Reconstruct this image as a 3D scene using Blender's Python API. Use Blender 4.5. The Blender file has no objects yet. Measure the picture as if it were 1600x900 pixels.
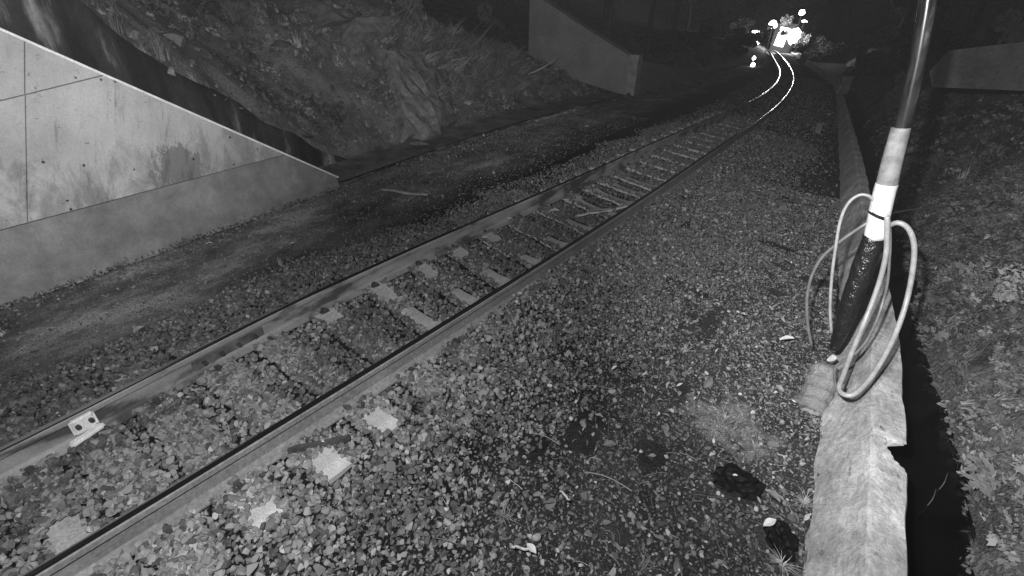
import bpy, bmesh, math, random
import numpy as np
from mathutils import Vector, Matrix, Euler

random.seed(7)
RNG = np.random.default_rng(11)
R = math.radians
C = bpy.data.collections.new('scene_objects')
bpy.context.scene.collection.children.link(C)
SRC = bpy.data.collections.new('sources')          # scatter sources, never linked to the scene
scene = bpy.context.scene

# ------------------------------------------------------------------ camera
F = 760.0; PITCH = R(31.2292); ROLL = R(2.1438); HC = 2.3; YAW = R(30)
cx, sx = math.cos(YAW), math.sin(YAW)
cam_d = bpy.data.cameras.new('camera'); cam = bpy.data.objects.new('camera', cam_d)
scene.collection.objects.link(cam); scene.camera = cam
cam_d.sensor_fit = 'HORIZONTAL'; cam_d.sensor_width = 36.0; cam_d.lens = 36.0 * F / 1600.0
cam_d.clip_start = 0.05; cam_d.clip_end = 2000


def ray(px, py):
    x = (px - 800) / F; y = -(py - 450) / F
    c, s = math.cos(ROLL), math.sin(ROLL); x, y = c * x - s * y, s * x + c * y
    f = math.cos(PITCH) + y * math.sin(PITCH); z = -math.sin(PITCH) + y * math.cos(PITCH)
    return Vector((cx * x - sx * f, sx * x + cx * f, z))


_o = ray(800, 450); _r = ray(1560, 450) - _o; _u = ray(800, -310) - _o
cam.matrix_world = Matrix(((_r.x, _u.x, -_o.x, 0), (_r.y, _u.y, -_o.y, 0), (_r.z, _u.z, -_o.z, HC), (0, 0, 0, 1)))

# ------------------------------------------------------------------ world (night) and the camera's infrared lamps
world = bpy.data.worlds.new('World'); scene.world = world; world.use_nodes = True
bg = world.node_tree.nodes['Background']
bg.inputs[0].default_value = (1, 1, 1, 1); bg.inputs[1].default_value = 0.03


def spot(name, loc, px, py, power, size, blend, radius=0.03):
    d = bpy.data.lights.new(name, 'SPOT'); o = bpy.data.objects.new(name, d); scene.collection.objects.link(o)
    d.energy = power; d.spot_size = R(size); d.spot_blend = blend; d.shadow_soft_size = radius
    o.location = loc; o.rotation_euler = ray(px, py).to_track_quat('-Z', 'Y').to_euler()
    return o


IR_LOC = (-0.42, 0.02, HC + 0.34)
spot('infrared_flood', IR_LOC, 1020, 560, 590, 172, .6)
spot('infrared_beam', (-0.34, 0.02, HC + 0.25), 0, 40, 1400, 72, 1.0)
spot('infrared_beam', (-0.22, 0.02, HC + 0.25), 1640, 380, 1900, 80, 1.0)
spot('infrared_beam', (-0.30, 0.02, HC + 0.25), 820, -60, 2700, 62, 1.0)
scene.view_settings.view_transform = 'Standard'; scene.view_settings.look = 'None'
scene.view_settings.exposure = 0; scene.view_settings.gamma = 1


# ------------------------------------------------------------------ the lie of the land: x across the track, y along it
def drop(s):
    s = np.asarray(s, float)
    return np.where(s < 8, 0, np.where(s < 12, -0.045 * (s - 8) ** 2 / 8, -0.09 - 0.045 * (s - 12))) + np.clip(s - 118, 0, 60) * .9


def gnd(px, py, z=0.0):
    r = ray(px, py); s = 5.0
    for _ in range(80):
        t = (z + float(drop(s)) - HC) / r.z
        s = .5 * s + .5 * min(r.y * t, 300)
    return Vector((r.x * t, r.y * t, r.z * t + HC))


def aty(px, py, Y):
    r = ray(px, py); return r * (Y / r.y) + Vector((0, 0, HC))


def atx(px, py, X):
    r = ray(px, py); return r * (X / r.x) + Vector((0, 0, HC))


PR = [-8.723184908625387e-09, 1.4731212286552042e-06, -5.5322678745081796e-05, -0.003040588680173765, 0.14169863890296858, -2.404084597841357]
_s = np.linspace(-6, 120, 2521)
_xr = np.polyval(PR, np.clip(_s, -0.4, 86)); _sl = (np.polyval(PR, 86) - np.polyval(PR, 85)); _sl0 = (np.polyval(PR, 0) - np.polyval(PR, -.4)) / .4
_xr = _xr + np.where(_s > 86, (_s - 86) * _sl, 0) + np.where(_s < -.4, (_s + .4) * _sl0, 0)
_g = np.interp(_s, [-6, -1, .15, 1, 2, 3.5, 5.7, 7.7, 10.5, 14.7, 19.4, 25, 32, 45, 61, 120], [.95, .96, 1.0, 1.09, 1.19, 1.21, 1.15, 1.08, 1.0, .9, .74, .67, .67, .8, .85, .9])
_k = np.exp(-np.linspace(-2, 2, 31) ** 2); _k /= _k.sum(); _g = np.convolve(np.pad(_g, 15, mode='edge'), _k, 'valid')


def xR(s): return np.interp(s, _s, _xr)
def xL(s): return np.interp(s, _s, _xr - _g)
def xC(s): return np.interp(s, _s, _xr - _g / 2)
def wallxl(s): return np.interp(s, [-3, 2, 3.5, 5.4, 9.3, 21, 28, 32, 51, 76, 120], [.62, .65, .69, .77, .73, .63, .56, .45, -1.6, -4.1, -10])
def wallxr(s): return np.interp(s, [-3, 2, 3.36, 4.5, 9.6, 22.8, 28, 32, 51, 76, 120], [1.0, 1.03, 1.1, 1.14, 1.01, .76, .68, .6, -1.4, -3.8, -9.7])


def hash2(ix, iy, seed):
    h = np.sin(ix * 127.1 + iy * 311.7 + seed * 74.7) * 43758.5453
    return h - np.floor(h)


def vn(x, y, seed=0):
    x = np.asarray(x, float); y = np.asarray(y, float)
    ix, iy = np.floor(x), np.floor(y); fx, fy = x - ix, y - iy
    fx = fx * fx * (3 - 2 * fx); fy = fy * fy * (3 - 2 * fy)
    a = hash2(ix, iy, seed) * (1 - fx) + hash2(ix + 1, iy, seed) * fx
    b = hash2(ix, iy + 1, seed) * (1 - fx) + hash2(ix + 1, iy + 1, seed) * fx
    return (a * (1 - fy) + b * fy) * 2 - 1


def fbm(x, y, seed=0, o=4, g=.5):
    t = 0; a = 1
    for i in range(o):
        t = t + a * vn(x * 2 ** i, y * 2 ** i, seed + i * 13); a *= g
    return t


def sstep(a, b, x):
    t = np.clip((np.asarray(x, float) - a) / (b - a), 0, 1); return t * t * (3 - 2 * t)


def H(x, s):
    """top of the ground between the left kerb and the drain wall"""
    x = np.asarray(x, float); s = np.asarray(s, float)
    lat = x - xC(s)
    z = -0.238 - 0.09 * sstep(1.15, 2.2, lat) - 0.14 * sstep(1.15, 2.0, -lat)
    z = z + .115 * np.exp(-((x - xR(s) - .22) / .26) ** 2) * sstep(1.9, 3.6, s) * (x > xR(s) - .1)
    z = z + 0.012 * fbm(x * 2.2, s * 2.2, 3) + 0.01 * fbm(x * 9, s * 9, 5, 3)
    return z + drop(s)


_TOE = ([-3, 1, 2.73, 3.09, 3.6, 4.12, 4.9, 6.0, 9, 14, 18.5, 40], [3.6, 3.2, 2.0, 1.62, 1.18, .85, .3, -.3, -.33, -.35, -.35, -.35])


def HL(x, s):
    """left embankment; x < -6.2"""
    u = -x - 7.15
    toe = np.interp(s, *_TOE)
    steep = np.interp(s, [0, 6, 10, 15, 18.4, 40], [.55, .8, .8, .5, .28, .3])
    rise = np.where(u > 0, steep * np.minimum(u, 2.6) + .45 * steep * np.clip(u - 2.6, 0, 8) + .12 * np.clip(u - 10.6, 0, 60), 0)
    z = np.where(u > 0, toe + rise, np.interp(-x, [6.1, 7.08, 7.22], [0, 0.02, 1]) * (toe + .38) - .38)
    n = .14 * fbm(x * .9, s * .9, 21, 3) + .03 * fbm(x * 3.3, s * 3.3, 22, 2)
    return z + n * sstep(-.3, .6, u) * 1.3 + drop(s) + .55 * np.clip(-x - 26, 0, 40)


def HR(x, s):
    """right bank; x > 1.7"""
    xb = 1.75 + .10 * fbm(s * .9, s * 0 + 3, 31, 3) + 0 * x
    u = x - xb
    rise = np.interp(u, [-.2, 0, .25, 1.9, 2.3, 6, 14, 80], [-.7, -.25, .25, 1.75, 1.95, 2.05, 4.8, 12])
    z = -.95 + rise
    n = (.11 * fbm(x * 1.6, s * 1.6, 41) + .06 * fbm(x * 5, s * 5, 42, 3)) * sstep(0, .5, u) * (1 - .8 * sstep(2.2, 2.6, u) * (1 - sstep(6, 8, u)))
    return z + n + drop(s) + .55 * np.clip(x - 16, 0, 40)


# ------------------------------------------------------------------ object helpers
def tag(o, label=None, cat=None, group=None, kind=None):
    for k, v in (('label', label), ('category', cat), ('group', group), ('kind', kind)):
        if v: o[k] = v
    return o


def mesh(name, v, f, mat=None, parent=None, smooth=False):
    me = bpy.data.meshes.new(name); me.from_pydata([tuple(p) for p in v], [], [tuple(p) for p in f]); me.update()
    if smooth: me.polygons.foreach_set('use_smooth', [True] * len(me.polygons))
    return link(name, me, mat, parent)


def link(name, me, mat=None, parent=None):
    o = bpy.data.objects.new(name, me); C.objects.link(o)
    if mat and not me.materials: me.materials.append(mat)
    if parent: o.parent = parent
    return o


def npmesh(name, V, Q, mat, smooth=False, parent=None):
    V = np.asarray(V, np.float32); Q = np.asarray(Q, np.int32); k = Q.shape[1]
    me = bpy.data.meshes.new(name); me.vertices.add(len(V)); me.vertices.foreach_set('co', V.ravel())
    me.loops.add(Q.size); me.loops.foreach_set('vertex_index', Q.ravel())
    me.polygons.add(len(Q)); me.polygons.foreach_set('loop_start', np.arange(0, Q.size, k, dtype=np.int32))
    me.polygons.foreach_set('loop_total', np.full(len(Q), k, dtype=np.int32))
    if smooth: me.polygons.foreach_set('use_smooth', np.ones(len(Q), bool))
    me.update(calc_edges=True); me.validate()
    return link(name, me, mat, parent)


def empty(name, loc=(0, 0, 0), rz=0):
    o = bpy.data.objects.new(name, None); C.objects.link(o); o.location = loc; o.rotation_euler = (0, 0, rz); o.empty_display_size = .1
    return o


def bmobj(name, bm, mat, parent=None, smooth=False):
    me = bpy.data.meshes.new(name); bm.normal_update(); bm.to_mesh(me); bm.free()
    if smooth: me.polygons.foreach_set('use_smooth', [True] * len(me.polygons))
    return link(name, me, mat, parent)


def box_bm(bm, c, d, rot=None, bevel=0):
    m = Matrix.Translation(c) @ (rot.to_4x4() if rot is not None else Matrix()) @ Matrix.Diagonal((d[0], d[1], d[2], 1))
    r = bmesh.ops.create_cube(bm, size=1, matrix=m)
    if bevel: bmesh.ops.bevel(bm, geom=list({e for v in r['verts'] for e in v.link_edges}), offset=bevel, segments=2, affect='EDGES')


def tube(pts, rad, n=10, name='tube', mat=None, parent=None, cap=True, jitter=0):
    """swept tube through points (Catmull-Rom smoothed)"""
    P = [Vector(p) for p in pts]
    rr = rad if isinstance(rad, (list, tuple)) else [rad] * len(P)
    pts2, r2 = [], []
    for i in range(len(P) - 1):
        p0, p1, p2, p3 = P[max(i - 1, 0)], P[i], P[i + 1], P[min(i + 2, len(P) - 1)]
        for k in range(5):
            t = k / 5
            pts2.append(.5 * ((2 * p1) + (p2 - p0) * t + (2 * p0 - 5 * p1 + 4 * p2 - p3) * t * t + (3 * p1 - p0 - 3 * p2 + p3) * t ** 3))
            r2.append(rr[i] * (1 - t) + rr[i + 1] * t)
    pts2.append(P[-1]); r2.append(rr[-1])
    v, f = [], []
    tan0 = (pts2[1] - pts2[0]).normalized(); ref = tan0.orthogonal().normalized()
    for i, p in enumerate(pts2):
        tg = (pts2[min(i + 1, len(pts2) - 1)] - pts2[max(i - 1, 0)]).normalized()
        ref = (ref - tg * ref.dot(tg)).normalized(); b = tg.cross(ref)
        for k in range(n):
            a = 2 * math.pi * k / n; rj = r2[i] * (1 + jitter * random.uniform(-1, 1))
            v.append(p + ref * (math.cos(a) * rj) + b * (math.sin(a) * rj))
    for i in range(len(pts2) - 1):
        for k in range(n):
            f.append((i * n + k, i * n + (k + 1) % n, (i + 1) * n + (k + 1) % n, (i + 1) * n + k))
    if cap:
        f.append(tuple(range(n))[::-1]); f.append(tuple((len(pts2) - 1) * n + k for k in range(n)))
    return mesh(name, v, f, mat, parent, smooth=True)


# ------------------------------------------------------------------ materials (a night infrared picture: every surface is a grey)
def new_mat(name):
    m = bpy.data.materials.new(name); m.use_nodes = True; nt = m.node_tree
    return m, nt, nt.nodes['Principled BSDF']


def nd(nt, t, **kw):
    n = nt.nodes.new(t)
    for k, v in kw.items():
        if k in n.inputs.keys(): n.inputs[k].default_value = v
        else: setattr(n, k, v)
    return n


def ramp(nt, src, stops):
    r = nt.nodes.new('ShaderNodeValToRGB'); nt.links.new(src, r.inputs[0])
    els = r.color_ramp.elements
    while len(els) < len(stops): els.new(.5)
    for e, (p, c) in zip(els, stops): e.position = p; e.color = (c, c, c, 1)
    return r.outputs[0]


def noise(nt, scale, detail=6, rough=.6, coord=None, vec=(1, 1, 1), dist=0):
    tc = nt.nodes.new('ShaderNodeTexCoord'); mp = nt.nodes.new('ShaderNodeMapping'); mp.inputs['Scale'].default_value = vec
    nt.links.new(tc.outputs[coord or 'Object'], mp.inputs[0])
    n = nd(nt, 'ShaderNodeTexNoise', Scale=scale, Detail=detail, Roughness=rough, Distortion=dist); nt.links.new(mp.outputs[0], n.inputs['Vector'])
    return n.outputs['Fac']


def mul(nt, a, b, mode='MULTIPLY', fac=1):
    m = nt.nodes.new('ShaderNodeMix'); m.data_type = 'RGBA'; m.blend_type = mode; m.inputs[0].default_value = fac
    for s, i in ((a, 6), (b, 7)):
        if isinstance(s, (int, float)): m.inputs[i].default_value = (s, s, s, 1)
        else: nt.links.new(s, m.inputs[i])
    return m.outputs[2]


def mixf(nt, fac, a, b):
    m = nt.nodes.new('ShaderNodeMix'); m.data_type = 'RGBA'; nt.links.new(fac, m.inputs[0])
    for s, i in ((a, 6), (b, 7)):
        if isinstance(s, (int, float)): m.inputs[i].default_value = (s, s, s, 1)
        else: nt.links.new(s, m.inputs[i])
    return m.outputs[2]


def bump(nt, b, h, strength, dist=.01):
    n = nd(nt, 'ShaderNodeBump', Strength=strength, Distance=dist); nt.links.new(h, n.inputs['Height']); nt.links.new(n.outputs[0], b.inputs['Normal'])


def grey(name, lo, hi, scale=8, rough=.85, bmp=.3, bscale=60, fine=True, metal=0, spec=.3, bd=.01):
    m, nt, b = new_mat(name)
    c = ramp(nt, noise(nt, scale), [(.3, lo), (.7, hi)])
    if fine: c = mul(nt, c, ramp(nt, noise(nt, scale * 14, 3), [(.25, .65), (.75, 1.3)]))
    nt.links.new(c, b.inputs['Base Color']); b.inputs['Roughness'].default_value = rough; b.inputs['Metallic'].default_value = metal
    b.inputs['Specular IOR Level'].default_value = spec
    if bmp: bump(nt, b, noise(nt, bscale, 4), bmp, bd)
    return m


def rand_mat(name, stops, rough=.8, scale=30):
    """colour differs from piece to piece"""
    m, nt, b = new_mat(name)
    oi = nt.nodes.new('ShaderNodeObjectInfo')
    c = ramp(nt, oi.outputs['Random'], stops)
    c = mul(nt, c, ramp(nt, noise(nt, scale, 3), [(.25, .7), (.75, 1.25)]))
    nt.links.new(c, b.inputs['Base Color']); b.inputs['Roughness'].default_value = rough; b.inputs['Specular IOR Level'].default_value = .25
    return m


M = {}
M['soil'] = grey('soil', .02, .075, 3, .95, .8, 45, spec=.1, bd=.02)
m, nt, b = new_mat('gritty_soil'); M['soil'] = m
c = ramp(nt, noise(nt, 3, 8, .7), [(.3, .02), (.7, .07)])
tc = nt.nodes.new('ShaderNodeTexCoord'); sp = nt.nodes.new('ShaderNodeSeparateXYZ'); nt.links.new(tc.outputs['Object'], sp.inputs[0])
mr = nd(nt, 'ShaderNodeMapRange'); nt.links.new(sp.outputs['X'], mr.inputs[0]); mr.inputs[1].default_value = -3.8; mr.inputs[2].default_value = -4.8
c = mixf(nt, mr.outputs[0], c, ramp(nt, noise(nt, 1.7, 9, .75, vec=(1, .5, 1)), [(.38, .04), (.52, .12), (.64, .28)]))      # greyer silt beyond the far rail
pq = gnd(1135, 655, -.3); dv = nd(nt, 'ShaderNodeVectorMath', operation='DISTANCE'); nt.links.new(tc.outputs['Object'], dv.inputs[0]); dv.inputs[1].default_value = tuple(pq)
ad = nd(nt, 'ShaderNodeMath', operation='MULTIPLY_ADD'); nt.links.new(noise(nt, 5, 8, .7), ad.inputs[0]); ad.inputs[1].default_value = 1.1; nt.links.new(dv.outputs['Value'], ad.inputs[2])
c = mixf(nt, ramp(nt, ad.outputs[0], [(.68, 1), (.85, 0)]), c, .22)                                                         # patch of pale sand
m1 = nd(nt, 'ShaderNodeMapRange'); nt.links.new(sp.outputs['X'], m1.inputs[0]); m1.inputs[1].default_value = -1.3; m1.inputs[2].default_value = -.3; m1.inputs[3].default_value = .35; m1.inputs[4].default_value = 1.2
m2 = nd(nt, 'ShaderNodeMapRange'); nt.links.new(sp.outputs['X'], m2.inputs[0]); m2.inputs[1].default_value = -4.0; m2.inputs[2].default_value = -4.6; m2.inputs[3].default_value = 0; m2.inputs[4].default_value = .9
m3 = nd(nt, 'ShaderNodeMath', operation='ADD'); nt.links.new(m1.outputs[0], m3.inputs[0]); nt.links.new(m2.outputs[0], m3.inputs[1]); c = mul(nt, c, m3.outputs[0])      # darkened under the ballast: shade between the stones painted in
c = mul(nt, c, ramp(nt, noise(nt, 90, 4, .75), [(.32, .35), (.5, .9), (.62, 1.5), (.75, 3.2)]))
nt.links.new(c, b.inputs['Base Color']); b.inputs['Roughness'].default_value = .95; b.inputs['Specular IOR Level'].default_value = .1
bump(nt, b, noise(nt, 70, 6, .75), 1, .03)
M['bank'] = grey('bank_earth', .04, .15, 1.6, .95, 1, 22, spec=.1, bd=.05)
M['emb'] = grey('embankment_earth', .06, .22, 1.6, .95, 1, 26, spec=.1, bd=.035)
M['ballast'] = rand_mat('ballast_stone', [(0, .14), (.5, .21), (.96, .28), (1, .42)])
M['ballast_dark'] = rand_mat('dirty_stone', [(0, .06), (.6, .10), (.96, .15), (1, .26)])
M['soilstone'] = rand_mat('soil_stone', [(0, .05), (.7, .13), (.97, .22), (1, .4)])
M['pale_stone'] = rand_mat('pale_stone', [(0, .2), (1, .42)])
M['sleeper'] = grey('sleeper_concrete', .26, .45, 5, .85, .35, 60)
M['sleeper_clean'] = grey('clean_sleeper_concrete', .34, .5, 9, .85, .3, 60)
M['clip'] = grey('clip_steel', .03, .1, 20, .6, .2, 80, metal=.3)
M['black_plastic'] = grey('black_plastic', .003, .01, 8, .6, .5, 20, spec=.12)
M['white'] = grey('white_sleeve', .35, .55, 22, .5, .1, 30, fine=False)
M['greysleeve'] = grey('grey_sleeve', .08, .2, 14, .6, .2, 30, fine=False)
M['hose'] = grey('hose_rubber', .16, .26, 12, .45, .1, 60, spec=.5)
M['cable'] = grey('cable_rubber', .07, .13, 12, .45, .1, 60, spec=.5)
M['litter'] = rand_mat('dry_leaf', [(0, .06), (.7, .14), (.96, .24), (1, .45)])
M['twig'] = rand_mat('dry_twig', [(0, .08), (.7, .22), (1, .5)])
M['grass'] = rand_mat('dry_grass', [(0, .07), (.7, .18), (1, .4)])
M['leaf'] = rand_mat('leaf', [(0, .06), (.8, .15), (1, .28)])
M['darkleaf'] = rand_mat('forest_leaf', [(0, .03), (1, .09)])
M['bark'] = grey('bark', .03, .09, 5, .95, .8, 20)
M['masonry'] = grey('old_masonry', .12, .36, 2.5, .9, .7, 18, bd=.03)
M['topedge'] = grey('edge_highlight', .5, .7, 8, .8, .3, 40)
M['pier'] = grey('pier_masonry', .08, .28, 5, .9, 1, 24, bd=.03)
M['kerb'] = grey('kerb_concrete', .12, .3, 4, .9, .5, 40)
M['kerbdark'] = grey('dirty_kerb', .04, .12, 4, .9, .5, 40)
M['dimwall'] = grey('far_wall_concrete', .13, .22, 1.2, .9, .4, 15)
M['bankwall'] = grey('bank_wall_concrete', .05, .10, 1.5, .9, .4, 15)
M['rock'] = grey('rock', .05, .15, 3, .9, .8, 15, bd=.04)
M['bright_metal'] = grey('bright_clamp', .5, .85, 12, .45, .3, 40)
M['post'] = grey('post_concrete', .1, .2, 5, .9, .4, 30)

m, nt, b = new_mat('rail_steel_web'); M['web'] = m            # rusty side of the rail with darker stains
c = ramp(nt, noise(nt, 2.2, 5, .55, vec=(1, 1, 3)), [(.38, .06), (.48, .21), (.7, .31)])
c = mul(nt, c, ramp(nt, noise(nt, 60, 3), [(.2, .8), (.8, 1.15)]))
nt.links.new(c, b.inputs['Base Color']); b.inputs['Roughness'].default_value = .75; b.inputs['Specular IOR Level'].default_value = .3
M['webclean'] = grey('pale_rail_web', .15, .26, 3, .75, .15, 60)
m, nt, b = new_mat('rail_steel_head'); M['head'] = m
b.inputs['Base Color'].default_value = (.3, .3, .3, 1); b.inputs['Metallic'].default_value = 1; b.inputs['Roughness'].default_value = .16
m, nt, b = new_mat('shade_water'); M['shade_water'] = m
b.inputs['Base Color'].default_value = (.004, .004, .004, 1); b.inputs['Roughness'].default_value = .15  # near-black colour stands in for the shade deep in the ditch
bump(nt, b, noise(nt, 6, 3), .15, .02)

# drain wall: pale render, mottled, a paler worn streak along the ridge
m, nt, b = new_mat('drain_wall_render'); M['drainwall'] = m
c = ramp(nt, noise(nt, 3.2, 10, .72, vec=(1, .8, 1)), [(.32, .21), (.5, .37), (.66, .6)])
c = mul(nt, c, ramp(nt, noise(nt, 40, 5, .7, vec=(1, .4, 1)), [(.3, .62), (.68, 1.15)]))
c = mul(nt, c, ramp(nt, noise(nt, 11, 3, .7, vec=(1, .4, 1)), [(.27, .2), (.36, 1)]))
nt.links.new(c, b.inputs['Base Color']); b.inputs['Roughness'].default_value = .9; b.inputs['Specular IOR Level'].default_value = .2
bump(nt, b, noise(nt, 22, 10, .75), .9, .02)


def abutment(name, damp):
    m, nt, b = new_mat(name)
    if damp: base = ramp(nt, noise(nt, 2.2, 10, .75), [(.3, .10), (.5, .17), (.72, .27)])
    else: base = ramp(nt, noise(nt, 1.2, 9, .7), [(.3, .24), (.6, .36), (.8, .44)])
    c = mul(nt, base, ramp(nt, noise(nt, 50, 4, .7), [(.2, .8), (.8, 1.15)]))
    if not damp:
        tc = nt.nodes.new('ShaderNodeTexCoord'); sep = nt.nodes.new('ShaderNodeSeparateXYZ'); nt.links.new(tc.outputs['Object'], sep.inputs[0])
        # damp run-down patches that hug the bottom of the panel
        n1 = noise(nt, 3.0, 9, .72, vec=(1, 1, .5), dist=.6)
        add = nt.nodes.new('ShaderNodeMath'); add.operation = 'MULTIPLY_ADD'; nt.links.new(sep.outputs['Z'], add.inputs[0]); add.inputs[1].default_value = -.19
        nt.links.new(n1, add.inputs[2])
        c = mixf(nt, ramp(nt, add.outputs[0], [(.34, 0), (.46, .8)]), c, mul(nt, c, .55))
        tg = atx(285, 262, -6.1); dv = nd(nt, 'ShaderNodeVectorMath', operation='DISTANCE'); nt.links.new(tc.outputs['Object'], dv.inputs[0]); dv.inputs[1].default_value = tuple(tg)
        ad = nd(nt, 'ShaderNodeMath', operation='MULTIPLY_ADD'); nt.links.new(noise(nt, 6, 10, .8, vec=(1, 1, .4)), ad.inputs[0]); ad.inputs[1].default_value = 1.5; nt.links.new(dv.outputs['Value'], ad.inputs[2])
        c = mixf(nt, ramp(nt, ad.outputs[0], [(.98, .85), (1.06, 0)]), c, .13)
        # Water streaks, leaning like the joints
        shx = nd(nt, 'ShaderNodeMath', operation='MULTIPLY_ADD'); nt.links.new(sep.outputs['Z'], shx.inputs[0]); shx.inputs[1].default_value = -.37; nt.links.new(sep.outputs['Y'], shx.inputs[2])
        zz = nd(nt, 'ShaderNodeMath', operation='MULTIPLY'); nt.links.new(sep.outputs['Z'], zz.inputs[0]); zz.inputs[1].default_value = .14
        cb = nt.nodes.new('ShaderNodeCombineXYZ'); nt.links.new(shx.outputs[0], cb.inputs[0]); nt.links.new(zz.outputs[0], cb.inputs[1])
        sn = nd(nt, 'ShaderNodeTexNoise', Scale=8, Detail=8, Roughness=.75); nt.links.new(cb.outputs[0], sn.inputs['Vector']); st = sn.outputs['Fac']; c = mul(nt, c, ramp(nt, st, [(.32, .5), (.45, 1), (.7, 1.1)]))
        # flaked spots
        n3 = noise(nt, 7, 9, .8, vec=(1, 1, .7)); c = mul(nt, c, ramp(nt, n3, [(.33, .3), (.37, 1)]))
        # small pits
        vo = nd(nt, 'ShaderNodeTexVoronoi', Scale=5.5); nt.links.new(tc.outputs['Object'], vo.inputs['Vector'])
        pit = ramp(nt, vo.outputs['Distance'], [(.055, .12), (.09, 1)])
        c = mul(nt, c, pit)
        # broken hairline stains
        n2 = noise(nt, 14, 3, .8, vec=(1, .45, 1.6)); c = mul(nt, c, ramp(nt, n2, [(.26, .25), (.33, 1)]))
    nt.links.new(c, b.inputs['Base Color']); b.inputs['Roughness'].default_value = .9; b.inputs['Specular IOR Level'].default_value = .2
    bump(nt, b, noise(nt, 30, 5), .35, .01)
    return m


M['panel'] = abutment('abutment_panel', False); M['plinth'] = abutment('damp_plinth', True)
m, nt, b = new_mat('mossy_stone_wall'); M['mossy'] = m
n1 = noise(nt, 1.6, 5, .6, vec=(1, 1.3, .25))
c = ramp(nt, n1, [(.42, .008), (.54, .03), (.66, .3)])
c = mul(nt, c, ramp(nt, noise(nt, 25, 4, .7), [(.2, .6), (.8, 1.2)]))
nt.links.new(c, b.inputs['Base Color']); b.inputs['Roughness'].default_value = .95; bump(nt, b, noise(nt, 8, 5), .8, .05)


# ------------------------------------------------------------------ ground sheets
def grid(name, xs, ys, fn, mat, kind='structure'):
    X, Y = np.meshgrid(xs, ys); Z = fn(X, Y)
    V = np.stack([X.ravel(), Y.ravel(), Z.ravel()], 1)
    nx, ny = len(xs), len(ys); i = (np.arange(ny - 1)[:, None] * nx + np.arange(nx - 1)[None]).ravel()
    o = npmesh(name, V, np.stack([i, i + 1, i + 1 + nx, i + nx], 1), mat, True)
    tag(o, kind=kind); return o


ys_ = np.concatenate([np.arange(-6, -.4, .4), np.arange(-.4, 8, .05), np.arange(8, 20, .13), np.arange(20, 60, .6), np.arange(60, 300, 8), [600, 1200]])


def Hall(x, s):
    z = H(x, s)
    xl = wallxl(s) + .14
    z = np.where(x > xl, -1.15 + drop(s), z)                              # floor of the drain right of the wall
    z = np.where(x < -5.95 - 0 * s, z - .12, z)
    return z


xs_ = np.concatenate([[-6.75, -6.5, -6.3], np.arange(-6.1, 1.0, .05), np.arange(1.0, 2.4, .1)])
ground = grid('ground', xs_, ys_, Hall, M['soil']); ground['label'] = 'dark soil trackside ground covered by ballast and litter'
shade_water = grid('shade_water', np.array([.9, 1.2, 1.6, 2.1]), np.concatenate([np.arange(-6, 40, 1.)]), lambda x, s: -1.0 + drop(s) + 0 * x, M['shade_water'])  # black sheet on the ditch floor, its shade put into the colour
xsl = -np.concatenate([np.arange(6.2, 10.5, .07), np.arange(10.5, 20, .4), np.arange(20, 60, 3), [100, 300, 900]])[::-1]
emb = grid('embankment', xsl, ys_[::1], HL, M['emb'])
xsr = np.concatenate([np.arange(1.5, 4.5, .05), np.arange(4.5, 10, .3), np.arange(10, 60, 3), [100, 300, 900]])
bank = grid('drain_bank', xsr, ys_, HR, M['bank'])


# ------------------------------------------------------------------ the two rails
def sweep_rail(fx, name, label, s_lab):
    root = empty(name, (float(fx(0)), 0, 0)); tag(root, label, 'rail')
    S = np.concatenate([np.arange(-1.5, 12, .15), np.arange(12, 110, .5)])
    head = [(-.024, -.004), (-.0235, -.002), (-.012, 0.0), (.012, 0.0), (.0235, -.002), (.024, -.004)]
    web = [(-.010, -.050), (-.031, -.042), (-.031, -.009), (-.0245, -.0024), (.0245, -.0024), (.031, -.009), (.031, -.042), (.010, -.050), (.010, -.15), (.022, -.168), (.072, -.180), (.072, -.192), (-.072, -.192), (-.072, -.180), (-.022, -.168), (-.010, -.15)]
    for pn, prof, mt in (('rail_head', head, 'head'), ('rail_web', web, 'web' if s_lab else 'webclean')):
        v = []
        for s in S:
            dx = (fx(s + .05) - fx(s - .05)) / .1; ln = math.hypot(1, dx); z0 = float(drop(s)); x0 = float(fx(s))
            for (a, z) in prof: v.append((x0 + a / ln - root.location.x, s - a * dx / ln, z0 + z))
        n = len(prof); f = []
        for i in range(len(S) - 1):
            for k in range(n): f.append((i * n + k, i * n + (k + 1) % n, (i + 1) * n + (k + 1) % n, (i + 1) * n + k))
        f.append(tuple(range(n))[::-1]); f.append(tuple((len(S) - 1) * n + k for k in range(n)))
        o = mesh(pn, v, f, M[mt], root)
    return root


rail_r = sweep_rail(xR, 'steel_rail', 'near steel rail with dark shiny head and pale web, right side of the track', 0)
rail_l = sweep_rail(xL, 'steel_rail', 'far steel rail with dark rust stains on its web, left side of the track', 1)


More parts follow.
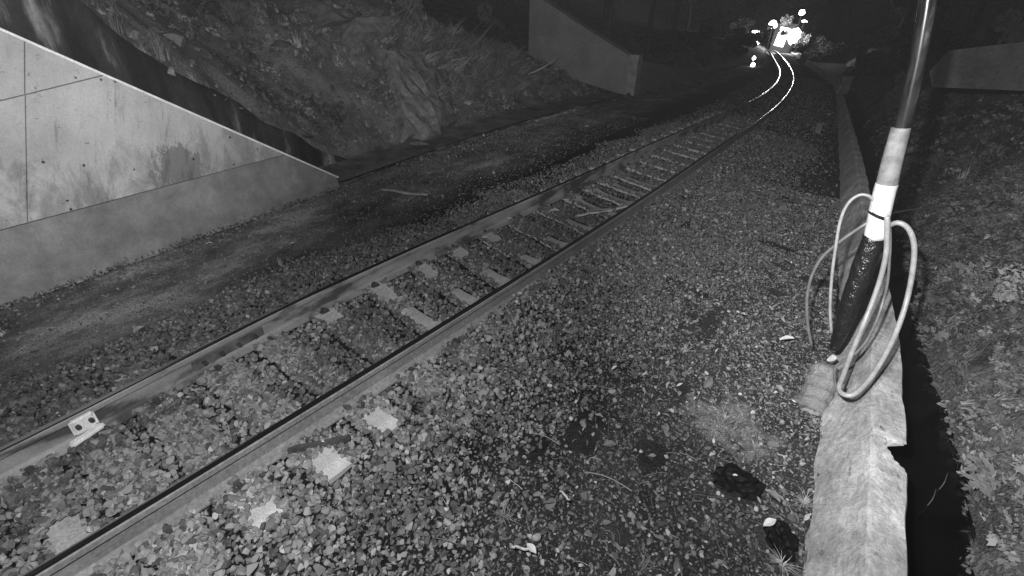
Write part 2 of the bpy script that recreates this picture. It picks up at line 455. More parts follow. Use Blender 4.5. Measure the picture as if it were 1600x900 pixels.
# ------------------------------------------------------------------ sleepers
def sleeper_mesh(mat):
    us = np.linspace(-.98, .98, 25); v = []; prof = [(-.13, -.2), (-.10, 0), (-.085, .012), (.085, .012), (.10, 0), (.13, -.2)]
    for u in us:
        top = -.004 - .028 * (1 - sstep(.18, .42, abs(u))) - .02 * sstep(.9, .98, abs(u))
        w = 1 - .12 * (1 - float(sstep(.18, .42, abs(u))))
        for (a, z) in prof:
            v.append((u, a * w + random.uniform(-1, 1) * .002, (z + float(top) if z > -.1 else z) + random.uniform(-1, 1) * .002))
    f = []; n = len(prof)
    for i in range(len(us) - 1):
        for k in range(n): f.append((i * n + k, (i + 1) * n + k, (i + 1) * n + (k + 1) % n, i * n + (k + 1) % n))
    f.append(tuple(range(n))); f.append(tuple((len(us) - 1) * n + k for k in range(n))[::-1])
    me = bpy.data.meshes.new('sleeper_body'); me.from_pydata(v, [], f); me.update(); me.materials.append(mat); return me


def clip_mesh():
    bm = bmesh.new(); box_bm(bm, (0, 0, .008), (.04, .06, .02), bevel=.005); box_bm(bm, (-.012, 0, .022), (.028, .03, .016), Matrix.Rotation(.25, 3, 'Y'), bevel=.005)
    bmesh.ops.create_cone(bm, cap_ends=True, segments=6, radius1=.010, radius2=.010, depth=.02, matrix=Matrix.Translation((.008, 0, .026)))
    me = bpy.data.meshes.new('rail_clip'); bm.to_mesh(me); bm.free(); me.materials.append(M['clip']); return me


HITS = [-.45, .10, .42, .78, 1.20, 1.62, 2.08, 2.56, 3.05, 3.53, 4.07, 4.63, 5.22, 5.87, 6.4, 6.86, 7.30, 7.83]
while HITS[-1] < 15: HITS.append(HITS[-1] + .56)
SLM = sleeper_mesh(M['sleeper']); SLC = sleeper_mesh(M['sleeper_clean']); CLM = clip_mesh()
ORD = ['first', 'second', 'third', 'fourth', 'fifth', 'sixth', 'seventh', 'eighth', 'ninth', 'tenth', 'eleventh', 'twelfth', 'thirteenth', 'fourteenth', 'fifteenth', 'sixteenth', 'seventeenth', 'eighteenth']
SLEEPERS = []
for i, s in enumerate(HITS):
    sl = .10 + .26 * float(sstep(1.4, 3.6, s)); ang = -math.atan(sl)
    x0 = float(xC(s)); s0 = s + (float(xR(s)) - x0) * sl
    r = empty('concrete_sleeper', (x0, s0, float(drop(s)) - .19 + random.uniform(-.006, .004)), ang)
    if i == 1: lab = 'concrete sleeper exposed beside the lower left corner, meeting the near rail'
    elif i in (3, 4, 5): lab = 'buried concrete sleeper showing only its ' + {3: 'small squarish white end nearest the bottom of the photo', 4: 'bright white end beside the dark strip', 5: 'bright white end farthest up the near rail'}[i]
    elif i in (7, 8): lab = {7: 'widest exposed concrete sleeper between the two rails', 8: 'exposed concrete sleeper just beyond the widest exposed one'}[i]
    elif i < 18: lab = 'concrete sleeper half buried in ballast, %s along the track from the bottom left corner' % ORD[i]
    else: lab = 'dim concrete sleeper buried in ballast, %s beyond the last clearly visible one' % ORD[i - 18]
    tag(r, lab, 'sleeper', 'concrete sleepers under the rails')
    o = link('sleeper_body', SLC if i in (3, 4, 5) else SLM, None, r)
    if i < 22:
        hg = (float(xR(s)) - float(xL(s))) / 2 / math.cos(ang)
        for sg in (-1, 1):
            for side in (-1, 1):
                c_ = link('rail_clip', CLM, None, r); c_.location = (sg * hg + side * .092, 0, -.006); c_.rotation_euler = (0, 0, 0 if side > 0 else math.pi); c_.scale = (1.4, 1.4, 1.5)
    SLEEPERS.append((x0, s0, ang, i))

# exposed stretches of each sleeper (u0, u1 along it); elsewhere stones lie on it
EXPOSED = {1: [(.12, .52)], 3: [(.86, .97)], 4: [(.80, 1.0)], 5: [(.78, 1.0)], 6: [(-.50, -.32)], 7: [(-.5, -.17), (.02, .58)], 8: [(-.5, -.2), (.12, .6)],
           9: [(-.48, -.25), (.1, .6)], 10: [(-.48, -.25), (.2, .55)], 11: [(.1, .5)], 12: [(.0, .5)], 13: [(-.3, .5)], 14: [(-.3, .5)], 15: [(-.2, .5)], 16: [(-.2, .5)]}


def near_exposed(P, pad=.0):
    k = np.zeros(len(P), bool)
    for (x0, s0, ang, i) in SLEEPERS:
        for (a, b_) in EXPOSED.get(i, []):
            dx, dy = P[:, 0] - x0, P[:, 1] - s0
            u = dx * math.cos(ang) + dy * math.sin(ang); w = -dx * math.sin(ang) + dy * math.cos(ang)
            rag = .028 * vn(P[:, 0] * 15, P[:, 1] * 15, 9) - .02
            k |= (u > a - .01 + rag) & (u < b_ + .01 + rag) & (abs(w) < .092 + pad + rag * .6)
    return k


# ------------------------------------------------------------------ scatter helpers (stuff)
def src(name, v, f, mat):
    me = bpy.data.meshes.new(name); me.from_pydata(v, [], f); me.update(); me.materials.append(mat); o = bpy.data.objects.new(name, me); return o


def ico():
    bm = bmesh.new(); bmesh.ops.create_icosphere(bm, subdivisions=2, radius=1)
    v = np.array([p.co for p in bm.verts]); f = [tuple(q.index for q in p.verts) for p in bm.faces]; bm.free(); return v, f


IV, IF = ico()


def rock_arrays(rg, cuts=9, flat=.7):
    v = IV.copy()
    for _ in range(cuts):
        n = rg.normal(size=3); n /= np.linalg.norm(n); d = rg.uniform(.25, .62)
        k = v @ n - d; m_ = k > 0; v[m_] -= np.outer(k[m_], n)
    v *= np.array([rg.uniform(.8, 1.25), rg.uniform(.65, 1), rg.uniform(.68, 1.0) * flat / .7])
    return v


def coll(name, objs):
    c = bpy.data.collections.new(name)
    for o in objs: c.objects.link(o)
    return c


CLEAR = [(gnd(1152, 752, -.27), .13), (gnd(1220, 842, -.27), .11)]


def scatter(name, P, rot, scl, collection, nvar, label, cat, parent=None):
    """point cloud mesh whose geometry-nodes modifier places one piece of the collection at each point"""
    P = np.asarray(P, np.float32)
    if name in ('soil_pebbles', 'leaf_litter', 'dry_twigs', 'trackside_grass'):
        k = np.ones(len(P), bool)
        for c_, r_ in CLEAR: k &= (P[:, 0] - c_.x) ** 2 + (P[:, 1] - c_.y) ** 2 > r_ * r_
        P = P[k]; rot = np.asarray(rot)[k]; scl = np.asarray(scl)[k]
    n = len(P)
    me = bpy.data.meshes.new(name); me.vertices.add(n); me.vertices.foreach_set('co', P.ravel())
    a = me.attributes.new('rot', 'FLOAT_VECTOR', 'POINT'); a.data.foreach_set('vector', np.asarray(rot, np.float32).ravel())
    scl = np.asarray(scl, np.float32); scl = np.repeat(scl[:, None], 3, 1) if scl.ndim == 1 else scl
    a = me.attributes.new('scl', 'FLOAT_VECTOR', 'POINT'); a.data.foreach_set('vector', scl.ravel())
    a = me.attributes.new('idx', 'INT', 'POINT'); a.data.foreach_set('value', RNG.integers(0, nvar, n).astype(np.int32))
    o = link(name, me)
    ng = bpy.data.node_groups.new(name + '_nodes', 'GeometryNodeTree')
    ng.interface.new_socket('Geometry', in_out='INPUT', socket_type='NodeSocketGeometry'); ng.interface.new_socket('Geometry', in_out='OUTPUT', socket_type='NodeSocketGeometry')
    gi = ng.nodes.new('NodeGroupInput'); go = ng.nodes.new('NodeGroupOutput'); ip = ng.nodes.new('GeometryNodeInstanceOnPoints'); ci = ng.nodes.new('GeometryNodeCollectionInfo')
    ci.inputs[0].default_value = collection; ci.inputs[1].default_value = True; ci.inputs[2].default_value = True
    ip.inputs['Pick Instance'].default_value = True
    L = ng.links.new

    def at_(nm, ty):
        q = ng.nodes.new('GeometryNodeInputNamedAttribute'); q.data_type = ty; q.inputs[0].default_value = nm
        return [z for z in q.outputs if z.enabled and z.name == 'Attribute'][0]
    L(gi.outputs[0], ip.inputs['Points']); L(ci.outputs[0], ip.inputs['Instance']); L(at_('idx', 'INT'), ip.inputs['Instance Index'])
    L(at_('rot', 'FLOAT_VECTOR'), ip.inputs['Rotation']); L(at_('scl', 'FLOAT_VECTOR'), ip.inputs['Scale']); L(ip.outputs[0], go.inputs[0])
    md = o.modifiers.new('scatter', 'NODES'); md.node_group = ng
    tag(o, label, cat, kind='stuff')
    if parent: o.parent = parent
    return o


rg = np.random.default_rng(5)
ROCKS = coll('rocks', [src('rock_%d' % i, rock_arrays(rg), IF, M['ballast']) for i in range(12)])
DROCKS = coll('dirty_rocks', [src('drock_%d' % i, rock_arrays(rg), IF, M['ballast_dark']) for i in range(10)])


MROCKS = coll('soil_rocks', [src('mrock_%d' % i, rock_arrays(rg), IF, M['soilstone']) for i in range(10)])


def jgrid(x0, x1, s0, s1, step, keep=1):
    nx, ny = int((x1 - x0) / step), int((s1 - s0) / step)
    X, Y = np.meshgrid(np.linspace(x0, x1, nx), np.linspace(s0, s1, ny)); X = X.ravel(); Y = Y.ravel()
    X = X + RNG.uniform(-.5, .5, X.size) * step; Y = Y + RNG.uniform(-.5, .5, X.size) * step
    k = RNG.random(X.size) < keep
    return np.stack([X[k], Y[k]], 1)


def rail_near(P, w=.05):
    return (abs(P[:, 0] - xR(P[:, 1])) < w) | (abs(P[:, 0] - xL(P[:, 1])) < w)


def over_sleeper(P):
    z = np.full(len(P), -99.)
    for (x0, s0, ang, i) in SLEEPERS:
        dx, dy = P[:, 0] - x0, P[:, 1] - s0
        u = dx * math.cos(ang) + dy * math.sin(ang); w = -dx * math.sin(ang) + dy * math.cos(ang)
        z = np.where((abs(u) < 1.0) & (abs(w) < .14), float(drop(s0)) - .19, z)
    return z


# ballast: two layers near the camera, coarser farther off
def ballast_pts(s0, s1, step, layers):
    out = []
    for L_ in range(layers):
        P = jgrid(-5.2, .6, s0, s1, step, 1 if L_ == 0 else .62)
        lat = P[:, 0] - xC(P[:, 1])
        edge = .22 * fbm(P[:, 0] * 1.1, P[:, 1] * 1.1, 61, 3)
        p = np.where(lat < 0, 1 - sstep(1.25, 1.75, -lat + edge - .12), 1 - sstep(1.35, 2.3, lat + edge))
        p = np.clip(p, 0, 1)
        # bare dark pockets
        pock = fbm(P[:, 0] * 1.7 + 3, P[:, 1] * 1.7, 77, 3); p = np.where((pock > .95) & (lat > .9), p * .25, p)
        # near the left rail's inner side the stones are dirtier and lower
        k = (RNG.random(len(P)) < p) & ~near_exposed(P) & ~rail_near(P, .035)
        P = P[k]; z = np.maximum(H(P[:, 0], P[:, 1]) + .004 + L_ * RNG.uniform(.008, .036, len(P)), over_sleeper(P) + .004 + L_ * .008)
        out.append(np.c_[P, z])
    return np.concatenate(out)


BP = np.concatenate([ballast_pts(-.6, 6, .0335, 2), ballast_pts(6, 13, .052, 2), ballast_pts(13, 34, .09, 1)])
ex = []
for (x0, s0, ang, i) in SLEEPERS:
    q_ = jgrid(x0 - 1.05, x0 + 1.05, s0 - .6, s0 + .6, .027); dx, dy = q_[:, 0] - x0, q_[:, 1] - s0
    u = dx * math.cos(ang) + dy * math.sin(ang); w = -dx * math.sin(ang) + dy * math.cos(ang)
    q_ = q_[(abs(u) < 1.0) & (abs(w) < .13)]; q_ = q_[~near_exposed(q_) & ~rail_near(q_, .04)]
    q_ = q_[RNG.random(len(q_)) < (.9 if s0 < 5 else .4)]; ex.append(np.c_[q_, over_sleeper(q_) + .008])
BP = np.concatenate([BP] + ex)
n = len(BP); lat = BP[:, 0] - xC(BP[:, 1])
dist = BP[:, 1]
sc = np.exp(RNG.normal(0, .24, n)) * .0272 * np.clip(1 + (dist - 5) * .035, 1, 1.9)
sc *= np.where(abs(lat) > 1.3, .85, 1) * (1 - .12 * sstep(1.5, 4, BP[:, 1]))
# between the rails and beyond the left rail the stones are dirty
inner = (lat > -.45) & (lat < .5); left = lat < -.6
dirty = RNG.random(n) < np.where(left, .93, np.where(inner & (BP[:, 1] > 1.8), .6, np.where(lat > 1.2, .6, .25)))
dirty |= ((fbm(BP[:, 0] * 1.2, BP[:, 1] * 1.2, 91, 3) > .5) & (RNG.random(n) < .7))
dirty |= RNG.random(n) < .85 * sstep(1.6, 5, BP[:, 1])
rot = RNG.uniform(0, 6.283, (n, 3))
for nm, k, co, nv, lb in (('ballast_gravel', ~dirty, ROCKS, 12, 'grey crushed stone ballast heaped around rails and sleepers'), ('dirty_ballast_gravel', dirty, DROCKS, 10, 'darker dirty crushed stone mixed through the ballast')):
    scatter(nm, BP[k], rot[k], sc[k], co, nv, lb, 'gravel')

# small stones in the soil right of the ballast
P = jgrid(-1.9, .75, -.4, 9, .02, .75); P = np.concatenate([P, jgrid(-1.6, .6, 9, 22, .08, .6)])
k = (P[:, 0] < wallxl(P[:, 1]) + .02) & (vn(P[:, 0] * 4, P[:, 1] * 4, 17) > -.7); P = P[k]
scatter('soil_pebbles', np.c_[P, H(P[:, 0], P[:, 1]) + .002], RNG.uniform(0, 6.28, (len(P), 3)), np.exp(RNG.normal(0, .45, len(P))) * .0115 * np.clip(1 + (P[:, 1] - 4) * .06, 1, 2), MROCKS, 10, 'small dark stones scattered in the soil beside the drain wall', 'pebbles')
P = np.concatenate([jgrid(-6.0, -3.9, -.4, 14, .045, .6), jgrid(-6.05, -5.6, -.4, 14, .03, .5)])
scatter('dirt_pebbles', np.c_[P, H(P[:, 0], P[:, 1]) + .002], RNG.uniform(0, 6.28, (len(P), 3)), np.exp(RNG.normal(0, .4, len(P))) * .014, DROCKS, 10, 'sparse dark pebbles on the dirt strip left of the track', 'pebbles')


# leaf litter and twigs
def leaf_src(name, w, mat):
    v, f = [], []
    N = 5
    for i in range(N + 1):
        t = i / N; hw = w * math.sin(math.pi * (t * .9 + .05)) * .5; z = .25 * math.sin(t * 2.4) + random.uniform(-.04, .04)
        v += [(t - .5, -hw, z + .08), (t - .5, 0, z - .05), (t - .5, hw, z + .08)]
    for i in range(N):
        for k in (0, 1): f.append((3 * i + k, 3 * i + k + 1, 3 * i + k + 4, 3 * i + k + 3))
    return src(name, v, f, mat)


LEAVES = coll('litter_leaves', [leaf_src('lf_%d' % i, random.uniform(.3, .6), M['litter']) for i in range(6)])


def twig_src(name, mat, bend):
    v, f = [], []; N = 5
    for i in range(N + 1):
        t = i / N; y = bend * math.sin(t * 3.1) + random.uniform(-.01, .01); z = .04 * math.sin(t * 3)
        for a in (0, 2.09, 4.19): v.append((t - .5, y + .012 * math.cos(a), z + .012 * math.sin(a)))
    for i in range(N):
        for k in range(3): f.append((3 * i + k, 3 * i + (k + 1) % 3, 3 * i + 3 + (k + 1) % 3, 3 * i + 3 + k))
    return src(name, v, f, mat)


TWIGS = coll('twig_bits', [twig_src('tw_%d' % i, M['twig'], random.uniform(-.1, .1)) for i in range(6)])
P = np.concatenate([jgrid(-1.4, .72, -.3, 5, .042, .55), jgrid(-1.2, .7, 5, 14, .09, .5), jgrid(-6.05, -4.2, 0, 10, .09, .4)])
pr = np.clip(.3 + .7 * np.maximum(sstep(-1.1, .5, P[:, 0]), P[:, 0] < -4) * (fbm(P[:, 0] * 1.6, P[:, 1] * 1.6, 101, 3) * .6 + .6), 0, 1)
k = (RNG.random(len(P)) < pr) & (P[:, 0] < wallxl(P[:, 1])); P = P[k]
rt = np.c_[RNG.normal(0, .45, (len(P), 2)), RNG.uniform(0, 6.28, len(P))]
scatter('leaf_litter', np.c_[P, H(P[:, 0], P[:, 1]) + .016], rt, np.exp(RNG.normal(0, .35, len(P))) * .036, LEAVES, 6, 'dry leaves strewn over the soil beside the drain wall', 'leaf litter')
P = np.concatenate([jgrid(-1.2, .7, -.3, 5, .11, .6), jgrid(-6, -4.2, 0, 10, .2, .5), jgrid(-4.4, .6, 0, 8, .35, .5)])
P = P[P[:, 0] < wallxl(P[:, 1])]
rt = np.c_[RNG.normal(0, .15, (len(P), 2)), RNG.uniform(0, 6.28, len(P))]
scatter('dry_twigs', np.c_[P, H(P[:, 0], P[:, 1]) + .022], rt, np.exp(RNG.normal(0, .5, len(P))) * .06, TWIGS, 6, 'thin dry twigs and grass stems lying on stones and soil', 'twigs')


# grass tufts
def tuft_src(name, nb, h, spread, mat, droop=.5, w=.012):
    v, f = [], []
    for _ in range(nb):
        a = random.uniform(0, 6.28); bx, by = random.gauss(0, spread * .3), random.gauss(0, spread * .3); L_ = h * random.uniform(.5, 1.1); dr = droop * random.uniform(.3, 1.2)
        px, py = -math.sin(a) * w, math.cos(a) * w; base = len(v)
        for i in range(4):
            t = i / 3; r_ = L_ * dr * t * t; z = L_ * (t - .35 * dr * t * t); ww = 1 - t * .9
            cx_, cy_ = bx + math.cos(a) * r_, by + math.sin(a) * r_
            v += [(cx_ - px * ww, cy_ - py * ww, z), (cx_ + px * ww, cy_ + py * ww, z)]
        for i in range(3): f.append((base + 2 * i, base + 2 * i + 1, base + 2 * i + 3, base + 2 * i + 2))
    return src(name, v, f, mat)


TUFTS = coll('tufts', [tuft_src('tuft_%d' % i, 26, 1, .35, M['grass'], random.uniform(.4, 1.1), .02) for i in range(5)])
STRANDS = coll('strands', [tuft_src('strand_%d' % i, 16, 1, .5, M['grass'], random.uniform(.9, 1.4), .014) for i in range(4)])
P = np.concatenate([jgrid(-11, -7.1, 0, 20, .15, .7), jgrid(-20, -9, -2, 40, .6, .7)])
k = fbm(P[:, 0] * .7, P[:, 1] * .7, 111, 3) > np.where(P[:, 1] < 9.3, -.1, -.1); P = P[k]
z = HL(P[:, 0], P[:, 1])
scatter('embankment_grass', np.c_[P, z - .01], np.c_[RNG.normal(0, .25, (len(P), 2)), RNG.uniform(0, 6.28, len(P))], np.exp(RNG.normal(0, .4, len(P))) * .12, TUFTS, 5, 'dry grass growing over the left embankment', 'grass')
P = jgrid(-9.6, -7.6, 9.2, 15.5, .14, .6)
scatter('hanging_grass', np.c_[P, HL(P[:, 0], P[:, 1]) + .02], np.c_[RNG.normal(0, .2, len(P)), RNG.normal(.9, .25, len(P)), RNG.normal(0, .5, len(P))], np.exp(RNG.normal(0, .3, len(P))) * .42, STRANDS, 4, 'long dry grass strands hanging down the embankment face', 'grass')
P = jgrid(1.75, 4.6, -1, 24, .17, .7); P = P[fbm(P[:, 0], P[:, 1], 131, 3) > -.1]
scatter('bank_grass', np.c_[P, HR(P[:, 0], P[:, 1])], np.c_[RNG.normal(0, .4, (len(P), 2)), RNG.uniform(0, 6.28, len(P))], np.exp(RNG.normal(0, .45, len(P))) * .10, TUFTS, 5, 'short grass and weeds on the drain bank', 'grass')
P = np.concatenate([jgrid(-5.9, -4.5, .5, 9, .3, .5), jgrid(-.9, .65, -.2, 4, .3, .5)])
scatter('trackside_grass', np.c_[P, H(P[:, 0], P[:, 1])], np.c_[RNG.normal(0, .3, (len(P), 2)), RNG.uniform(0, 6.28, len(P))], np.exp(RNG.normal(0, .45, len(P))) * .055, TUFTS, 5, 'thin grass sprouts on the dirt beside the track', 'grass')


P = jgrid(-10.5, -7.1, -.5, 18, .085, .6); P = P[fbm(P[:, 0] * 1.2, P[:, 1] * 1.2, 161, 3) > -.5]
scatter('embankment_rubble', np.c_[P, HL(P[:, 0], P[:, 1])], RNG.uniform(0, 6.28, (len(P), 3)), np.exp(RNG.normal(0, .55, len(P))) * .035, DROCKS, 10, 'loose rubble and clods on the left embankment', 'rubble')
P = jgrid(1.72, 3.9, -.8, 14, .08, .5)
scatter('bank_rubble', np.c_[P, HR(P[:, 0], P[:, 1])], RNG.uniform(0, 6.28, (len(P), 3)), np.exp(RNG.normal(0, .6, len(P))) * .024, DROCKS, 10, 'loose stones and clods in the drain bank', 'rubble')


# small leaves carpeting the bank and the embankment
def spray_src(name, nl, size, mat, rad=1):
    v, f = [], []
    for _ in range(nl):
        d = Vector((random.gauss(0, 1), random.gauss(0, 1), abs(random.gauss(0, .7)))).normalized() * rad * random.uniform(.3, 1)
        t = Vector((random.gauss(0, 1), random.gauss(0, 1), random.gauss(0, .6))).normalized(); n_ = t.orthogonal().normalized(); n_.rotate(Matrix.Rotation(random.uniform(0, 6), 3, t))
        L_ = size * random.uniform(.6, 1.3); W = L_ * .28; b_ = len(v)
        v += [d - t * L_ * .5, d + n_ * W - t * L_ * .05, d + t * L_ * .5, d - n_ * W - t * L_ * .05]; f.append((b_, b_ + 1, b_ + 2, b_ + 3))
    return src(name, v, f, mat)


SPRAYS = coll('sprays', [spray_src('spray_%d' % i, 26, .6, M['leaf']) for i in range(5)])
P = np.concatenate([jgrid(1.72, 3.2, -.8, 11, .055, .8), jgrid(1.72, 4.2, 6, 24, .12, .7)]); P = P[fbm(P[:, 0] * 1.3, P[:, 1] * 1.3, 141, 3) > -.8]
scatter('bank_creepers', np.c_[P, HR(P[:, 0], P[:, 1])], np.c_[RNG.normal(0, .4, (len(P), 2)), RNG.uniform(0, 6.28, len(P))], np.exp(RNG.normal(0, .35, len(P))) * .06, SPRAYS, 5, 'low leafy creepers covering the drain bank', 'creepers')
P = jgrid(-10, -7.2, 0, 19, .12, .6); P = P[fbm(P[:, 0] * 1.0, P[:, 1] * 1.0, 151, 3) > -.1]
scatter('embankment_creepers', np.c_[P, HL(P[:, 0], P[:, 1])], np.c_[RNG.normal(0, .4, (len(P), 2)), RNG.uniform(0, 6.28, len(P))], np.exp(RNG.normal(0, .35, len(P))) * .09, SPRAYS, 5, 'low creepers on the left embankment', 'creepers')


# ------------------------------------------------------------------ the drain wall
def build_wall(name, s0, s1, step, label, bite=False):
    S = np.arange(s0, s1 + 1e-6, step); v = []; f = []
    nq = gnd(1412, 706, 0).y
    if bite: S = np.unique(np.round(np.concatenate([S[S < nq - .2], np.arange(nq - .2, nq + .15, .008), S[S > nq + .15]]), 4))
    for s in S:
        a, c_ = float(wallxl(s)), float(wallxr(s)); z0 = float(drop(s)); rd = a + (c_ - a) * .55
        c0_ = c_
        if bite: c0_ -= float(np.interp(s - nq, [-.26, -.16, .1, .3, .42], [0, .08, .15, .15, 0])); c_ -= float(np.interp(s - nq + .008 * math.sin(s * 170), [-.17, -.13, -.10, -.05, 0, .04, .075, .10, .11], [0, .02, .06, .075, .10, .12, .10, .03, 0]))
        ns = lambda q, k, sd: float(vn(s * q, s * 0 + sd, sd)) * k + float(vn(s * q * 3.7, s * 0 + sd, sd + 1)) * k * .5
        prof = [(a - .03, -.62), (a + ns(2, .008, 2), -.34), (a + (rd - a) * .33 + ns(3, .004, 3), -.235), (a + (rd - a) * .7 + ns(3, .004, 4), -.11), (rd - .012 + ns(1.5, .004, 5), -.012), (rd + .008 + ns(1.5, .006, 5), ns(3, .003, 15)),
                (rd + (c_ - rd) * .5, -.004 + ns(3, .005, 6)), (c_ - .012 + ns(2.5, .01, 7), -.008), (c_ + ns(2.5, .01, 7), -.03), (min(c_ + .01, c0_ + .01) + ns(2.5, .012, 8), -.12), (c0_ + .03, -1.3), (a + .1, -1.3)]
        v += [(x_, s, z0 + z_) for (x_, z_) in prof]
    n = len(prof)
    for i in range(len(S) - 1):
        for k in range(n): f.append((i * n + k, i * n + (k + 1) % n, (i + 1) * n + (k + 1) % n, (i + 1) * n + k))
    f.append(tuple(range(n))[::-1]); f.append(tuple((len(S) - 1) * n + k for k in range(n)))
    o = mesh(name, v, f, M['drainwall']); me = o.data
    bm = bmesh.new(); bm.from_mesh(me); bmesh.ops.recalc_face_normals(bm, faces=bm.faces); bm.to_mesh(me); bm.free()
    tag(o, label, 'wall'); return o


build_wall('drain_wall', -1.2, 26.5, .06, 'long pale concrete drain wall beside the dark ditch, notch broken in its edge', True)
build_wall('parapet_wall', 27.2, 76, .6, 'dim low parapet wall curving off towards the far lights', False)
# lit ramp edge by the far lamps
pa, pb = aty(1246, 88, 76), aty(1212, 70, 100)
v = [];
for p, w in ((pa, 0), (pb, 0)):
    v += [(p.x, p.y, p.z), (p.x + 1.2, p.y + .3, p.z), (p.x + 1.2, p.y + .3, p.z - 1.6), (p.x, p.y, p.z - 1.6)]
tag(mesh('ramp_wall', v, [(0, 1, 5, 4), (1, 2, 6, 5), (2, 3, 7, 6), (3, 0, 4, 7), (3, 2, 1, 0), (4, 5, 6, 7)], M['kerb']), 'low wall with brightly lit top edge below the far lamps', 'wall')

# ------------------------------------------------------------------ left wing wall of the bridge abutment, panels with recessed joints
WX = -6.1


def slope_top(s): return -.27 + (5.0 - s) * .667


def prism(name, poly, x0, x1, mat, parent, jit=0):
    """polygon in (s, z), extruded from x0 (front) back to x1"""
    n = len(poly); v = [(x0, s, z) for s, z in poly] + [(x1, s, z) for s, z in poly]
    f = [tuple(range(n)), tuple(range(2 * n - 1, n - 1, -1))] + [(i, i + n, (i + 1) % n + n, (i + 1) % n) for i in range(n)]
    o = mesh(name, v, f, mat, parent)
    bm = bmesh.new(); bm.from_mesh(o.data); bmesh.ops.recalc_face_normals(bm, faces=bm.faces)
    bmesh.ops.bevel(bm, geom=list(bm.edges), offset=.004, segments=1, affect='EDGES'); bm.to_mesh(o.data); bm.free()
    return o


ww = empty('wing_wall', (0, 0, 0)); tag(ww, 'large pale triangular concrete wing wall sloping down at the left edge', 'wall')
g_ = .0035
prism('wall_core', [(-1.5, -.8), (5.02, -.8), (5.0, slope_top(5.0)), (-1.5, slope_top(-1.5))], WX - .035, WX - .34, M['plinth'], ww)
prism('plinth', [(-1.5, -.75), (5.06, -.75), (4.96, slope_top(4.96) - .006), (4.14, .281), (-1.5, .271)], WX - .002, WX - .03, M['plinth'], ww)
sj = 1.72; zj = 1.38
sz = lambda z: 5.0 - (z + .27) / .667
jx = lambda z: sj + (z - zj) * .37                     # the joints lean with the batter of the shuttering
hz_l = lambda s: zj + (s - sj) * .148
s_up = (.667 * 5.0 - .27 - zj + .148 * sj) / (.667 + .148)
prism('panel', [(jx(.285) + g_, .285), (sz(.29), .287), (s_up, hz_l(s_up) - g_), (sj + g_, zj - g_)], WX, WX - .03, M['panel'], ww)
prism('panel', [(-1.5, .275), (jx(.285) - g_, .285), (sj - g_, zj - g_), (-1.5, hz_l(-1.5) - g_)], WX, WX - .03, M['panel'], ww)
s_t = sj
for _ in range(40): s_t = jx(slope_top(s_t))
prism('panel', [(sj + g_, zj + g_), (s_up - .01, hz_l(s_up) + g_), (s_t + g_, slope_top(s_t + g_) - .01)], WX, WX - .03, M['panel'], ww)
prism('panel', [(-1.5, hz_l(-1.5) + g_), (sj - g_, zj + g_), (s_t - g_, slope_top(s_t - g_) - .01), (-1.5, slope_top(-1.5) - .01)], WX, WX - .03, M['panel'], ww)
bm = bmesh.new(); L_ = math.hypot(6.4, 6.4 * .667); box_bm(bm, (WX - .17, 1.8, slope_top(1.8) + .004), (.35, L_, .022), Matrix.Rotation(-math.atan(.667), 3, 'X'), bevel=.004)
bmobj('highlight_strip', bm, M['topedge'], ww)  # pale strip paints the light caught along the top edge
# second, rough and mossy wall in the gap behind it
top = [(-1.5, 3.9), (0, 3.5), (1.2, 3.05), (2.0, 2.6), (2.73, 2.09), (3.09, 1.71), (3.4, 1.42), (3.61, 1.27), (3.9, 1.05), (4.12, .94), (4.5, .62), (4.9, .33), (5.4, -.05), (6.0, -.42)]
SS = np.arange(-1.5, 6.0, .07); v = []; f = []; NZ = 14
for s in SS:
    zt = float(np.interp(s, [t[0] for t in top], [t[1] for t in top])) + .05 * float(fbm(s * 2.2, s * 0, 201, 3))
    for k in range(NZ):
        t = k / (NZ - 1); z = -.9 + (zt + .9) * t; v.append((-7.0 - .04 * t + .05 * float(fbm(s * 1.8, z * 1.8, 203, 4)), s, z))
    v.append((-7.3, s, zt - .03 + .05 * random.random())); v.append((-7.5, s, -.9))
n = NZ + 2
for i in range(len(SS) - 1):
    for k in range(n): f.append((i * n + k, i * n + (k + 1) % n, (i + 1) * n + (k + 1) % n, (i + 1) * n + k))
f.append(tuple(range(n))[::-1]); f.append(tuple((len(SS) - 1) * n + k for k in range(n)))
tag(mesh('stone_wall', v, f, M['mossy'], smooth=True), 'dark mossy stone wall with pale run stains behind the wing wall', 'wall')
# broken coping stones on its top edge
sw = [(3.5, 1.36), (3.62, 1.24), (3.95, 1.02), (4.1, .93), (4.25, .82)]
for i, (s, z) in enumerate(sw):
    o = mesh('coping_stone', rock_arrays(rg, 12) * np.array([.12, .14, .10]) + np.array([-7.1, s, z - .05]), IF, M['masonry'])
    tag(o, 'broken coping stone, %s going down the mossy stone wall' % ORD[i], 'stone', 'broken coping stones on the mossy wall')

